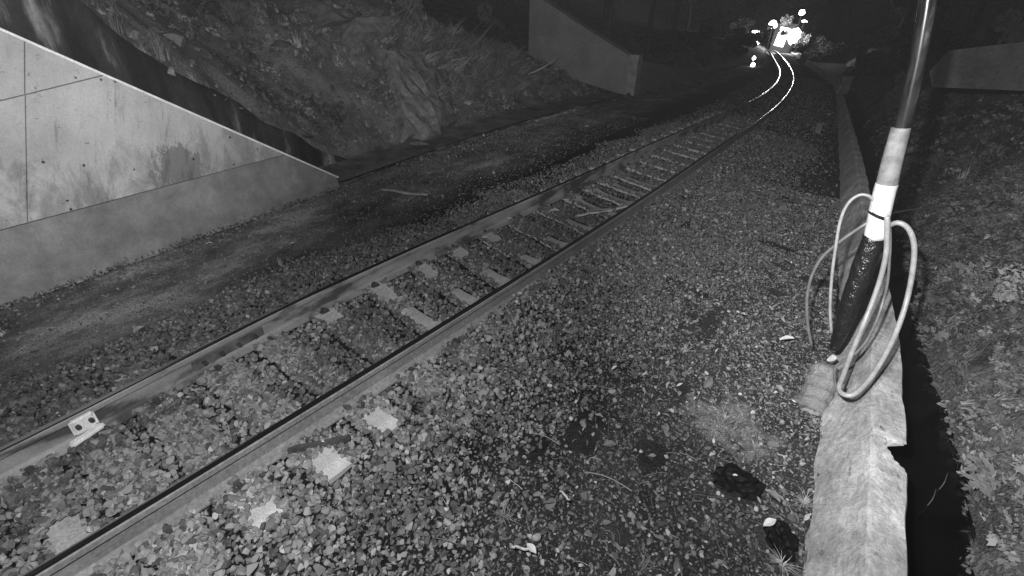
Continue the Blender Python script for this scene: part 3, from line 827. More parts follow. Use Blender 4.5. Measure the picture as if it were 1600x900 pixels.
# ------------------------------------------------------------------ kerb stones along the foot of the embankment
ks = list(np.arange(5.3, 18.0, .55)); kerb = empty('kerb', (-6.1, 5, -.35)); tag(kerb, 'broken concrete kerb along the foot of the left embankment', 'kerb')
km = []
for q in range(3):
    bm = bmesh.new(); box_bm(bm, (0, 0, 0), (.12, .5, .16), bevel=.02)
    for v_ in bm.verts: v_.co += Vector((random.gauss(0, .006), random.gauss(0, .006), random.gauss(0, .006)))
    me = bpy.data.meshes.new('kerb_stone'); bm.to_mesh(me); bm.free(); me.materials.append(M['kerbdark'] if q else M['kerb']); km.append(me)
for i, s in enumerate(ks):
    if random.random() < .25: continue
    o = link('kerb_stone', km[0] if 10.5 < s < 16 else random.choice(km[1:]), None, kerb)
    o.location = (.12 + .02 * s / 5 + random.gauss(0, .03), s - 5, float(drop(s)) - random.uniform(.035, .09) - (.03 if s < 10 else 0)); o.rotation_euler = (random.gauss(0, .05), random.gauss(0, .08), random.gauss(0, .06))

# ------------------------------------------------------------------ masonry on the embankment
def on_left(px, py):
    """where the sight line meets the embankment"""
    r = ray(px, py); t = 3.0
    while t < 120:
        p = r * t + Vector((0, 0, HC))
        if p.x < -6.3 and p.z < float(HL(np.array(p.x), np.array(p.y))): return p
        t += .03
    return r * 15 + Vector((0, 0, HC))


def slab(name, quad, depth, mat, label, cat='masonry', nx=7, ny=9, amp=.03):
    """weathered block whose visible face passes near four points, with real depth behind"""
    A, B, D, E_ = [Vector(q) for q in quad]; nrm = (B - A).cross(E_ - A).normalized()
    if nrm.dot(Vector((0, 0, HC)) - A) < 0: nrm = -nrm
    v, f = [], []
    for j in range(ny + 1):
        for i in range(nx + 1):
            u, w = i / nx, j / ny; p = (A * (1 - u) + B * u) * (1 - w) + (E_ * (1 - u) + D * u) * w
            edge = 1 if (0 < i < nx and 0 < j < ny) else .55
            v.append(p + nrm * random.gauss(0, amp) * edge + Vector((random.gauss(0, amp), random.gauss(0, amp), random.gauss(0, amp))) * .6)
    nb = len(v); v += [p - nrm * depth for p in v[:nb]]
    W_ = nx + 1
    for j in range(ny):
        for i in range(nx):
            a = j * W_ + i; f.append((a, a + 1, a + 1 + W_, a + W_)); f.append((a + nb, a + W_ + nb, a + 1 + W_ + nb, a + 1 + nb))
    rim = [i for i in range(W_)] + [j * W_ + nx for j in range(1, ny + 1)] + [ny * W_ + i for i in range(nx - 1, -1, -1)] + [j * W_ for j in range(ny - 1, 0, -1)]
    for a, b_ in zip(rim, rim[1:] + rim[:1]): f.append((a, a + nb, b_ + nb, b_))
    o = mesh(name, v, f, mat); tag(o, label, cat); return o


def lift(p, d=.12):
    r = (Vector((0, 0, HC)) - p).normalized(); return p + r * d


qd = [lift(on_left(*p), .5) for p in [(606, 78), (672, 84), (694, 208), (640, 214)]]
slab('masonry_pier', qd, .9, M['pier'], 'weathered pale masonry pier standing out of the left embankment')
qd = [lift(on_left(*p), .4) for p in [(672, 104), (700, 112), (712, 190), (690, 196)]]
slab('masonry_block', qd, .4, M['rock'], 'darker broken block against the right flank of the masonry pier', nx=4, ny=6)
qd = [lift(on_left(*p), .7) for p in [(516, -14), (606, -10), (608, 24), (517, 34)]]
slab('concrete_block', qd, 1.1, M['kerb'], 'upper flat concrete block at the top edge above the masonry pier', nx=4, ny=3, amp=.012)
qd = [lift(on_left(*p), .75) for p in [(556, 27), (610, 25), (612, 50), (556, 50)]]
slab('concrete_block', qd, 1.1, M['kerb'], 'lower concrete block under the upper block on the embankment', nx=4, ny=3, amp=.012)
for i, (px, py, w, h, lab) in enumerate([(652, 222, .5, .25, 'rounded rubble boulder at the foot of the masonry pier'), (600, 232, .28, .2, 'rubble boulder left of the masonry pier foot'), (690, 232, .35, .16, 'low boulder right of the masonry pier foot'),
                                         (440, 68, .5, .2, 'dark boulder on the ledge above the mossy wall'), (905, 110, .3, .2, 'small rock on the embankment below the far wing wall'), (470, 210, .3, .2, 'rock in the grass just behind the mossy wall'), (770, 170, .3, .14, 'rock below the hanging grass strands')]):
    p = on_left(px, py); o = mesh('boulder', rock_arrays(rg, 12) * np.array([w, w * .8, h]) + np.array(p), IF, M['rock']); tag(o, lab, 'rock', 'boulders on the left embankment')

# ------------------------------------------------------------------ far wing wall and the low wall that runs on from it
Y0 = 18.45
fw = empty('far_wing_wall', (0, 0, 0)); tag(fw, 'dim grey concrete wing wall with sloping top across the far embankment', 'wall')
tp = [aty(*p, Y0) for p in [(828, -12), (846, -2), (905, 38), (985, 88), (998, 95)]]; bt = [aty(*p, Y0) for p in [(990, 150), (985, 140), (880, 108), (826, 74)]]
poly = [(p.x, p.z) for p in tp] + [(p.x, p.z - .25) for p in bt]
n = len(poly); v = [(x, Y0, z) for x, z in poly] + [(x, Y0 + .5, z) for x, z in poly]
f = [tuple(range(n)), tuple(range(2 * n - 1, n - 1, -1))] + [(i, i + n, (i + 1) % n + n, (i + 1) % n) for i in range(n)]
o = mesh('wall_face', v, f, M['dimwall'], fw)
a_ = aty(984, 88, Y0 - .04); b2 = aty(998, 97, Y0 - .04)
bm = bmesh.new(); box_bm(bm, ((a_.x + b2.x) / 2, Y0 + .16, (a_.z - .95) / 2 + .06), (b2.x - a_.x, .5, a_.z + .95), bevel=.02); bmobj('end_pier', bm, M['kerb'], fw)
v = [];
LS = [Y0 + .42, 24, 30, 36.5, 50]; LT = [.38, -.3, -.98, -1.7, -2.3]
for s, z in zip(LS, LT): v += [(-5.86, s, z), (-6.2, s, z), (-6.2, s, z - 2), (-5.86, s, z - 2)]
f = []
for i in range(len(LS) - 1):
    for k in range(4): f.append((4 * i + k, 4 * i + (k + 1) % 4, 4 * i + 4 + (k + 1) % 4, 4 * i + 4 + k))
f += [(3, 2, 1, 0), tuple(4 * (len(LS) - 1) + k for k in range(4))]
tag(mesh('retaining_wall', v, f, M['post']), 'low dark retaining wall running on from the far wing wall end pier', 'wall')

# ------------------------------------------------------------------ the post with its sleeves, tape and coils
PY = 3.85


def pp(px, py, dy=0.0): return aty(px, py, PY + dy)


def prad(wpx, z):      # radius for a width in photo pixels at that height
    return wpx / 2 / F * 3.55 * (1.0 - .10 * z)


def hz(p): return p.z


post = empty('cable_post', pp(1300, 545)); tag(post, 'tall leaning cable post with black pipe, grey and white sleeves beside the drain wall', 'post')


def seg(name, pts, wpx, mat, n=16, jitter=0):
    P_ = [pp(*q) for q in pts]; w_ = wpx if isinstance(wpx, list) else [wpx] * len(P_)
    rr = []
    for p, w in zip(P_, w_):
        d = (p - Vector((0, 0, HC))); depth = d.dot(ray(800, 450)); rr.append(w / 2 / F * depth)
    o = tube([p - post.location for p in P_], rr, n, name, mat, post, jitter=jitter); return o


m, nt, b = new_mat('highlit_black_pipe'); M['pipe'] = m
nt.links.new(ramp(nt, noise(nt, 9, 5, .7, vec=(1, 1, .25)), [(.45, .004), (.62, .02), (.75, .09)]), b.inputs['Base Color']); b.inputs['Roughness'].default_value = .2; b.inputs['Specular IOR Level'].default_value = .7  # mottled base colour, its pale streaks paint in highlights
seg('black_pipe', [(1409, 205), (1422, 150), (1434, 95), (1443, 45), (1450, 0), (1455, -60), (1458, -110)], [22, 22, 22, 23, 24, 25, 26], M['pipe'])
seg('grey_sleeve', [(1385, 291), (1392, 260), (1401, 225), (1408, 199)], [29, 28, 27, 26], M['greysleeve'])
seg('white_sleeve', [(1367, 371), (1374, 335), (1382, 300), (1386, 287)], [30, 30, 30, 30], M['white'])
M['tape'] = grey('glossy_tape', .004, .012, 8, .3, 1, 14, spec=.5, bd=.03)
seg('tape_wrap', [(1303, 545), (1312, 522), (1330, 470), (1350, 415), (1366, 368)], [12, 20, 28, 31, 29], M['tape'], 14, .05)
seg('zip_band', [(1373, 337), (1376, 333)], [33, 33], M['black_plastic'])
# thin grey line along one edge of the black pipe
seg('pipe_edge_line', [(1399, 205), (1408, 165), (1417, 130), (1424, 95)], [4, 4, 4, 3], M['hose'], 6)
# foot of the post: cement collar and worn concrete stub
col_ = mesh('cement_collar', rock_arrays(rg, 14) * np.array([.05, .05, .085]) + np.array(pp(1299, 560, -.09) - post.location), IF, M['masonry'], post)
stub = empty('concrete_stub', gnd(1262, 640, -.35)); tag(stub, 'ribbed worn concrete stub leaning on the wall at the post foot', 'concrete block')
A = gnd(1262, 650, -.42); B = pp(1292, 572)
ax = (B - A); v = []; n = 22; NR = 26
t_ = ax.normalized(); e1 = t_.orthogonal().normalized(); e2 = t_.cross(e1)
for i in range(NR + 1):
    t = i / NR; r0 = .098 + .02 * (1 - t) + .007 * math.sin(t * 30) + random.uniform(-.003, .003)
    if i == NR: r0 *= .8
    for k in range(n):
        a = 2 * math.pi * k / n; rr = r0 * (1 + .05 * float(vn(k * .7, t * 9, 301)) + .10 * max(0, math.sin(a * 1 + 1)) ** 6)
        v.append(A + ax * t + (e1 * math.cos(a) + e2 * math.sin(a)) * rr - stub.location)
f = [(i * n + k, i * n + (k + 1) % n, (i + 1) * n + (k + 1) % n, (i + 1) * n + k) for i in range(NR) for k in range(n)] + [tuple(range(n))[::-1], tuple(NR * n + k for k in range(n))]
mesh('stub_body', v, f, grey('stub_concrete', .10, .22, 7, .9, .8, 40, bd=.02), stub)


def cable(name, pts, r, mat, label, cat, group=None, dy=-.06):
    P_ = [aty(a, b_, PY + dy + (q[0] if q else 0) - .62 * max(0, (b_ - 470) / 146) ** 1.3 * (1 if a > 1303 else 0)) for a, b_, *q in pts]
    r_ = r / 2 / F * (P_[0] - Vector((0, 0, HC))).dot(ray(800, 450))
    root = P_[0].copy(); o = tube([p - root for p in P_], r_, 10, name, mat); o.location = root; tag(o, label, cat, group); return o


G_ = 'cables hung in loops on the cable post'
cable('cable_coil', [(1386, 338), (1386, 362), (1384, 400), (1372, 447), (1352, 500), (1332, 548), (1317, 588), (1311, 606), (1318, 616), (1334, 616), (1356, 596), (1380, 560), (1402, 515), (1418, 465), (1427, 415), (1428, 380), (1419, 357), (1404, 348), (1390, 352, .05)],
      8, M['hose'], 'thick grey hose hung in a long narrow loop right of the post', 'hose', G_)
cable('cable_loop', [(1389, 340), (1391, 372), (1390, 400), (1387, 440), (1380, 470), (1368, 505), (1352, 535), (1332, 556), (1312, 567), (1304, 580), (1306, 604), (1312, 612), (1318, 600)],
      4.3, M['cable'], 'thin dark cable loop hanging inside the thick hose loop', 'cable', G_, -.03)
cable('cable_loop', [(1299, 520), (1297, 480), (1300, 430), (1306, 385), (1313, 345), (1325, 318), (1342, 305), (1357, 306), (1366, 314, .02)],
      4.3, M['hose'], 'thin pale cable arching up the left side of the post', 'cable', G_, -.04)
cable('cable_loop', [(1268, 540), (1262, 505), (1261, 465), (1268, 432), (1283, 404), (1304, 384), (1328, 366), (1352, 350), (1362, 345, .03)],
      4.5, M['cable'], 'thin dim cable bowed out farthest left of the post', 'cable', G_, .0)
P1 = aty(1386, 335, PY - .05); P2 = aty(1430, 327, PY + 1.2); P3 = aty(1505, 321, 7.0)
o = tube([P1 - P1, P2 - P1, P3 - P1], .006, 6, 'tie_wire', M['cable']); o.location = P1; tag(o, 'thin stay wire running from the white sleeve to the right bank', 'wire')

# ------------------------------------------------------------------ trackside odds and ends
q = gnd(130, 655, -.02); q.x = float(xL(q.y))
cl = empty('rail_clamp', (q.x, q.y, 0)); tag(cl, 'bright white metal clamp gripping the far rail near the left edge', 'clamp')
bm = bmesh.new(); box_bm(bm, (.03, 0, -.08), (.035, .13, .12), bevel=.012)
for v_ in bm.verts: v_.co += Vector((random.gauss(0, .004),) * 3)
bmobj('clamp_plate', bm, M['bright_metal'], cl)
bm = bmesh.new(); box_bm(bm, (.075, -.02, -.14), (.05, .19, .035), Matrix.Rotation(.12, 3, 'X'), bevel=.012); bmobj('clamp_foot', bm, M['bright_metal'], cl)
for k in (-1, 1):
    bm = bmesh.new(); bmesh.ops.create_cone(bm, cap_ends=True, segments=6, radius1=.014, radius2=.014, depth=.03, matrix=Matrix.Translation((.055, k * .035, -.07)) @ Matrix.Rotation(math.pi / 2, 4, 'Y')); bmobj('bolt', bm, M['clip'], cl)

# joint bars with bolts on the far rail
for j, (s_, lb) in enumerate([(1.45, 'dark rusty joint bar bolted to the far rail opposite the white sleeper ends')]):
    x_ = float(xL(s_)); dx = float(xL(s_ + .1) - xL(s_ - .1)) / .2
    jb = empty('joint_bar', (x_, s_, 0), -math.atan(dx)); tag(jb, lb, 'joint bar')
    bm = bmesh.new(); box_bm(bm, (.019, 0, -.10), (.016, .56, .075), bevel=.005); bmobj('bar', bm, grey('joint_bar_steel', .05, .15, 9, .7, .3, 60), jb)
    for k in range(4):
        bm = bmesh.new(); bmesh.ops.create_cone(bm, cap_ends=True, segments=6, radius1=.019, radius2=.017, depth=.03, matrix=Matrix.Translation((.038, -.2 + k * .133, -.10)) @ Matrix.Rotation(math.pi / 2, 4, 'Y')); bmobj('bolt', bm, M['clip'], jb)


def strip(name, a, b_, w, h, mat, label, cat, z=-.17, jit=.004):
    A = gnd(*a, z); B = gnd(*b_, z); n = 8; v = []; f = []
    d = (B - A); t = d.normalized(); s_ = Vector((-t.y, t.x, 0)).normalized()
    for i in range(n + 1):
        p = d * (i / n) + Vector((random.gauss(0, jit), random.gauss(0, jit), .01 * math.sin(i)))
        ww_ = w * (.6 + .4 * math.sin(math.pi * (i + .6) / (n + 1.2)))
        for (u, zz) in ((-.5, -.5), (.5, -.5), (.42, .5), (-.42, .5)): v.append(p + s_ * u * ww_ + Vector((0, 0, zz * h)))
    for i in range(n):
        for k in range(4): f.append((4 * i + k, 4 * i + (k + 1) % 4, 4 * i + 4 + (k + 1) % 4, 4 * i + 4 + k))
    f += [(3, 2, 1, 0), tuple(4 * n + k for k in range(4))]
    o = mesh(name, v, f, mat); o.location = A; tag(o, label, cat); return o


strip('wood_strip', (450, 705), (548, 684), .045, .03, M['bark'], 'dark splintered wood strip lying beside the near rail', 'wood strip', -.165)
strip('pale_stick', (598, 296), (670, 305), .05, .03, M['kerb'], 'pale stick lying on the dirt beyond the far rail', 'stick', -.3)
strip('pale_stick', (900, 338), (985, 322), .03, .02, M['white'], 'pale reed across the sleepers between the rails', 'stick', -.17)
strip('pale_stick', (918, 330), (980, 322), .02, .02, M['kerb'], 'dull grey reed just above the pale reed between the rails', 'stick', -.165)
strip('pale_stick', (800, 855), (832, 857), .012, .008, M['white'], 'tiny bright stem on the soil at the bottom centre', 'stick', -.24)
strip('pale_stick', (876, 767), (892, 784), .010, .008, M['white'], 'short bright stem on the soil right of the ballast edge', 'stick', -.24)
strip('pale_stick', (36, 720), (88, 708), .02, .012, M['white'], 'two-inch wide pale splinter beside the far rail at the left edge', 'stick', -.17)


def crumple(name, loc, d, mat, label, cat, rz=0, seed=0, amp=.55, yard=3):
    bm = bmesh.new(); bmesh.ops.create_icosphere(bm, subdivisions=4, radius=1)
    r3 = np.random.default_rng(seed); K = r3.normal(size=(10, 3)) * 2.5; ph = r3.uniform(0, 6, 10)
    for v_ in bm.verts:
        c_ = np.array(v_.co); a = .85 + amp * sum(abs(math.sin(float(K[i] @ c_) + ph[i])) - .5 for i in range(10)) / 3
        v_.co = Vector(c_ * a); v_.co.x *= d[0]; v_.co.y *= d[1]; v_.co.z = max(v_.co.z, -.3) * d[2]
    o = bmobj(name, bm, mat); o.location = loc; o.rotation_euler = (0, 0, rz); tag(o, label, cat); return o


p = gnd(1152, 752, -.30); p.z = float(H(p.x, p.y)) + .01; crumple('black_rag', p, (.125, .095, .07), M['black_plastic'], 'crumpled black rag on the soil left of the drain wall, upper one', 'rag', .25, 4)
p = gnd(1220, 842, -.30); p.z = float(H(p.x, p.y)) + .01; crumple('black_rag', p, (.06, .10, .075), M['black_plastic'], 'smaller black rag close against the drain wall near the bottom', 'rag', .55, 9)


def leaf_thing(px, py, size, label, mat='white', rz=0, z=-.22, w=.55):
    p = gnd(px, py, z); v, f = [], []; N = 8
    for i in range(N + 1):
        t = i / N; hw = w * math.sin(math.pi * (t * .92 + .05)) * .5
        zz = .16 * math.sin(t * 2.6)
        v += [((t - .5) * size, -hw * size, (zz + .1) * size), ((t - .5) * size, 0, zz * size), ((t - .5) * size, hw * size, (zz + .12) * size)]
    for i in range(N):
        for k in (0, 1): f.append((3 * i + k, 3 * i + k + 1, 3 * i + k + 4, 3 * i + k + 3))
    o = mesh('fallen_leaf', v, f, M[mat]); o.location = (p.x, p.y, max(float(H(p.x, p.y)), p.z - .02) + (.065 if abs(p.x - float(xC(p.y))) < 1.4 else .03)); o.rotation_euler = (random.uniform(-.3, .3), random.uniform(-.4, .1), rz)
    tag(o, label, 'leaf', 'bright fallen leaves'); return o


for a in [(866, 336, .12, 'round white leaf between the rails', 'white', .4, -.2, .9), (1229, 533, .11, 'half moon white leaf on soil left of the cables', 'white', .1), (1161, 493, .06, 'small white leaf above the half moon leaf', 'white', -.8),
          (830, 860, .07, 'curled white leaf beside a bright stem at the bottom centre', 'white', -.3), (893, 614, .06, 'thin curved white leaf in the middle of the gravel', 'white', -.6), (960, 577, .05, 'tiny white leaf high in the dark gravel', 'white', 1.),
          (795, 348, .07, 'small pale leaf beside the far rail', 'white', 0, -.2), (598, 276, .12, 'pale leaf at the tip of the wing wall', 'greysleeve', .3, -.33), (456, 383, .07, 'pale leaf on the dirt beyond the far rail', 'white', .3, -.3),
          (1205, 778, .10, 'pale leaf between the two black rags', 'greysleeve', -.5), (1202, 820, .08, 'pale leaf touching the lower black rag', 'white', .8), (1148, 745, .03, 'tiny white leaf caught on the upper black rag', 'white', 0, -.19),
          (757, 378, .07, 'white leaf beside the far rail joint', 'white', .3, -.2), (738, 455, .05, 'pale leaf on ballast between sleepers', 'greysleeve', 1.), (1175, 300, .05, 'faint pale leaf in the dark gravel', 'greysleeve', 0), (916, 199, .1, 'white leaf on the dirt near the far kerb', 'white', 0, -.3)]:
    leaf_thing(*a)
o = mesh('pale_cobble', rock_arrays(rg, 10) * np.array([.05, .085, .06]), IF, M['pale_stone']); q = gnd(313, 880, -.2); o.location = q + Vector((0, 0, .01)); o.rotation_euler = (0, 0, .2); tag(o, 'tall pale cobble standing in the ballast at the bottom edge', 'stone')

# loose paler stones one can pick out, pieces of the ground
PM = []
for i in range(8):
    me = bpy.data.meshes.new('stone'); me.from_pydata([tuple(c_) for c_ in rock_arrays(rg, 9)], [], IF); me.update(); me.materials.append(M['pale_stone']); PM.append(me)
cnt = 0
for _ in range(900):
    px, py = random.uniform(120, 1240), random.uniform(420, 895)
    q = gnd(px, py, -.2); la = q.x - float(xC(q.y))
    if q.x > float(wallxl(q.y)) - .05 or rail_near(np.array([[q.x, q.y]]), .1)[0] or near_exposed(np.array([[q.x, q.y]]), .02)[0] or la < -.6: continue
    if random.random() < .4 and la > .9: continue
    o = link('stone', random.choice(PM), None, ground); sc_ = random.uniform(.011, .024) if la > 1.3 else random.uniform(.016, .03)
    o.location = (q.x, q.y, float(H(q.x, q.y)) + (.034 if la < 1.3 else .012)); o.scale = (sc_, sc_, sc_); o.rotation_euler = (random.uniform(0, 6),) * 3
    cnt += 1
    if cnt >= 200: break


# dry grass wisps by the rags
def tuft_thing(px, py, h, label, rz=0, mat='grass'):
    o0 = tuft_src('grass_tuft', 26, h, .3 * h, M[mat], 1.3, .003)
    C.objects.link(o0); p = gnd(px, py, -.28); o0.location = (p.x, p.y, float(H(p.x, p.y))); o0.name = 'grass_tuft'; tag(o0, label, 'grass', 'dry grass tufts along the wall foot'); return o0


M['straw'] = rand_mat('straw', [(0, .25), (1, .4)])
tuft_thing(1258, 785, .11, 'pale straw tuft at the wall foot between the two rags', mat='straw')
tuft_thing(1225, 880, .10, 'pale straw tuft at the wall foot below the lower rag', mat='straw')
tuft_thing(1275, 655, .07, 'small straw tuft just below the concrete stub', mat='straw')
tuft_thing(1135, 650, .08, 'straw tuft on the pale soil patch', mat='straw')


# ------------------------------------------------------------------ plants on the drain bank
def plant_mesh(ns, h, lf, mat):
    v, f = [], []
    for _ in range(ns):
        a = random.uniform(0, 6.28); L_ = h * random.uniform(.6, 1.1); le = random.uniform(.3, .9)
        for j in range(9):
            t = (j + 1) / 9; c_ = Vector((math.cos(a) * le * L_ * t, math.sin(a) * le * L_ * t, L_ * (t - .4 * t * t)))
            for sd in (-1, 1):
                d = Vector((math.cos(a + sd * 1.1), math.sin(a + sd * 1.1), random.uniform(-.2, .5))).normalized(); s_ = Vector((-d.y, d.x, random.uniform(-.3, .3))).normalized(); l2 = lf * random.uniform(.7, 1.2); b_ = len(v)
                v += [c_, c_ + d * l2 * .5 + s_ * l2 * .22, c_ + d * l2, c_ + d * l2 * .5 - s_ * l2 * .22]; f.append((b_, b_ + 1, b_ + 2, b_ + 3))
    me = bpy.data.meshes.new('leafy_plant'); me.from_pydata([tuple(q) for q in v], [], f); me.update(); me.materials.append(mat); return me


M['brightleaf'] = rand_mat('pale_leaf', [(0, .14), (1, .34)])
PLM = [plant_mesh(14, .26, .05, M['brightleaf']), plant_mesh(10, .2, .04, M['brightleaf']), plant_mesh(16, .3, .06, M['leaf'])]


def on_right(px, py):
    r = ray(px, py); t = 1.2
    while t < 90:
        p = r * t + Vector((0, 0, HC))
        if p.x > 1.65 and p.z < float(HR(np.array(p.x), np.array(p.y))): return p
        t += .02
    return None


for px, py, k, sc_, lab in [(1548, 775, 0, 1.5, 'largest pale leafy plant hanging over the ditch'), (1575, 860, 1, 1.5, 'leafy plant at the bottom right corner of the bank'), (1505, 620, 1, .6, 'small leafy plant at the ditch edge above the largest one'), (1545, 345, 2, .8, 'leafy plant on the bank level with the cable loops'),
                            (1480, 430, 1, .8, 'leafy plant on the bank right of the thick hose loop'), (1590, 480, 2, .9, 'leafy plant at the right edge of the photo, halfway down'), (1470, 260, 2, 1.2, 'tall dim plant on the bank right of the grey sleeve'),
                            (1560, 230, 2, 1.4, 'bushy dim plant below the pale bench on the bank'), (1500, 320, 0, .9, 'plant where the stay wire meets the bank'), (1420, 240, 1, 1.2, 'dim plant just right of the post and ditch'), (1590, 320, 0, 1.0, 'pale plant at the right edge above the cable loops height'), (1560, 560, 1, .8, 'low plant on the middle of the bank')]:
    p = on_right(px, py)
    if p is None: continue
    o = link('leafy_plant', PLM[k]); o.location = p; o.scale = (sc_,) * 3; o.rotation_euler = (random.uniform(-.2, .2), random.uniform(-.5, -.1), random.uniform(0, 6)); tag(o, lab, 'plant', 'leafy plants on the drain bank')
for i in range(14):
    s_ = 2.1 + i * .62 + random.uniform(-.15, .15); x_ = 1.98 + random.uniform(-.05, .35)
    o = link('leafy_plant', PLM[i % 3]); o.location = (x_, s_, float(HR(np.array(x_), np.array(s_)))); sc_ = random.uniform(.7, 1.25); o.scale = (sc_, sc_, sc_ * 1.25); o.rotation_euler = (random.uniform(-.2, .2), random.uniform(-.45, -.1), random.uniform(0, 6))
    tag(o, 'upright leafy plant close behind the ditch edge, %s of them going away' % ORD[i], 'plant', 'leafy plants on the drain bank')
for px, py, lab in [(1590, 440, 'dark rock at the right edge of the bank'), (1462, 470, 'rock standing at the ditch edge right of the hose'), (1530, 420, 'mossy rock in the middle of the bank'), (1560, 640, 'mossy rock low on the bank')]:
    p = on_right(px, py); o = mesh('bank_rock', rock_arrays(rg, 12) * np.array([.2, .22, .16]) + np.array(p), IF, M['rock']); tag(o, lab, 'rock', 'rocks in the drain bank')
wp = [aty(*q_, 12.5) for q_ in [(1452, 112), (1482, 79), (1604, 65), (1660, 60), (1660, 150), (1604, 142), (1456, 136)]]
n_ = len(wp); v = [tuple(q_) for q_ in wp] + [(q_.x + .1, q_.y + .35, q_.z) for q_ in wp]
tag(mesh('bank_wall', v, [tuple(range(n_)), tuple(range(2 * n_ - 1, n_ - 1, -1))] + [(i, i + n_, (i + 1) % n_ + n_, (i + 1) % n_) for i in range(n_)], M['bankwall']), 'dim flat concrete wall on top of the right bank behind the post', 'wall')
# two thin blades in the ditch
for px, py, lab in [(1449, 790, 'thin pale blade standing in the ditch, nearer one'), (1467, 765, 'thin pale blade standing in the ditch, farther one')]:
    p = gnd(px, py, -1.0); o = tube([(0, 0, 0), (.005, .01, .08), (-.01, .02, .17)], [.004, .004, .001], 5, 'reed_blade', M['cable']); o.location = p; tag(o, lab, 'reed')

# ------------------------------------------------------------------ far posts and marks
def post_thing(px, py, w, h, mat, label, z=-.3, cap=None, name='marker_post'):
    p = gnd(px, py, z); r = empty(name, p); tag(r, label, 'post')
    bm = bmesh.new(); box_bm(bm, (0, 0, h / 2 - .1), (w, w, h + .2), bevel=.02); bmobj('shaft', bm, M[mat], r)
    bm = bmesh.new(); box_bm(bm, (0, 0, h + .02), (w * 1.15, w * 1.15, .05), bevel=.01); bmobj('cap', bm, M[cap or mat], r); return r


post_thing(1277, 208, .13, .22, 'post', 'short stone marker post left of the drain wall')
post_thing(1318, 140, .42, .55, 'kerb', 'square concrete block post at the far end of the drain wall')
post_thing(1252, 102, .5, .8, 'kerb', 'small pale post on the curve below the far lamps', -.3)


# ------------------------------------------------------------------ trees and shrubs behind
def crown_mesh(nl, rx, rz, size, mat, name='crown'):
    g = np.random.default_rng(random.randrange(9999)); K = 14
    cc = g.normal(size=(K, 3)); cc /= np.linalg.norm(cc, axis=1)[:, None]; cc *= g.uniform(.2, .95, (K, 1)); cr = g.uniform(.22, .42, K)
    w = g.integers(0, K, nl); d = g.normal(size=(nl, 3)); d /= np.linalg.norm(d, axis=1)[:, None]
    P = (cc[w] + d * (cr[w] * g.uniform(.55, 1, nl) ** .5)[:, None]) * np.array([rx, rx, rz])
    t = g.normal(size=(nl, 3)); t /= np.linalg.norm(t, axis=1)[:, None]; u = np.cross(t, g.normal(size=(nl, 3))); u /= np.linalg.norm(u, axis=1)[:, None]
    L_ = (size * g.uniform(.6, 1.4, nl))[:, None]
    V = np.stack([P - t * L_ * .5, P + u * L_ * .26, P + t * L_ * .5, P - u * L_ * .26], 1).reshape(-1, 3); Q = np.arange(nl * 4).reshape(-1, 4)
    o = npmesh(name, V, Q, mat); me = o.data; bpy.data.objects.remove(o); return me


BB = crown_mesh(1500, .34, .26, .06, M['leaf'])
for i, (x_, s_) in enumerate([(2.5, 3.4), (2.9, 4.3), (2.35, 4.9), (3.0, 5.6), (2.5, 6.6), (3.1, 7.6), (2.6, 8.8), (3.2, 10.2), (2.7, 11.8)]):
    o = link('bank_bush', BB); sc_ = random.uniform(.75, 1.2); o.location = (x_, s_, float(HR(np.array(x_), np.array(s_))) + .04); o.scale = (sc_,) * 3; o.rotation_euler = (0, 0, random.uniform(0, 6))
    tag(o, 'small leafed bush bulging from the right bank, %s of them going away' % ORD[i], 'bush', 'small bushes on the right bank')


def trunk_mesh(h, r):
    bm_o = tube([(0, 0, -.3), (r * .3, 0, h * .3), (-r * .4, r * .3, h * .7), (0, 0, h)], [r * 1.4, r, r * .8, r * .45], 8, 'trunk', M['bark']); me = bm_o.data; bpy.data.objects.remove(bm_o); return me


CM = [crown_mesh(5000, 2.6, 2.2, .3, M['darkleaf']), crown_mesh(4500, 2.2, 2.8, .28, M['darkleaf']), crown_mesh(5000, 3.0, 1.9, .32, M['darkleaf'])]
TM = [trunk_mesh(5, .17), trunk_mesh(6, .13), trunk_mesh(4.4, .2)]
SM = [crown_mesh(2600, 1.0, .7, .14, M['darkleaf']), crown_mesh(2600, 1.2, .6, .16, M['darkleaf']), crown_mesh(2600, .8, .9, .13, M['leaf'])]


def ground_z(x, s):
    if x < -6.3: return float(HL(np.array(float(x)), np.array(float(s))))
    if x > 1.75: return float(HR(np.array(float(x)), np.array(float(s))))
    return float(H(x, s))


cntr = {}
TREES = [(-14, 14), (-17, 20), (-13, 24), (-19, 30), (-11.5, 30), (-15, 38), (-12, 46), (-21, 44), (-17, 56), (-24, 62), (-15, 70), (-20, 84), (-26, 98), (-14, 104), (-5, 112), (3, 100), (6, 84), (4.5, 60), (5, 44), (7, 33), (9.5, 24), (11, 16), (8, 52), (11, 70), (14, 40)]
where = ['left embankment', 'right of the track']
for i, (x, s) in enumerate(TREES):
    r = empty('tree', (x, s, ground_z(x, s)), random.uniform(0, 6)); k = i % 3; sc_ = random.uniform(.9, 1.3); r.scale = (sc_,) * 3
    side = 'left embankment' if x < -6 else ('far side beyond the bend' if x < 4 else 'right bank')
    cntr[side] = cntr.get(side, 0) + 1
    tag(r, 'dark unlit tree on the %s, %s going away from the camera' % (side, ORD[cntr[side] - 1]), 'tree', 'unlit woodland trees, ' + side)
    link('trunk', TM[k], None, r); c_ = link('crown', CM[k], None, r); c_.location = (0, 0, [5.3, 6.4, 4.9][k])
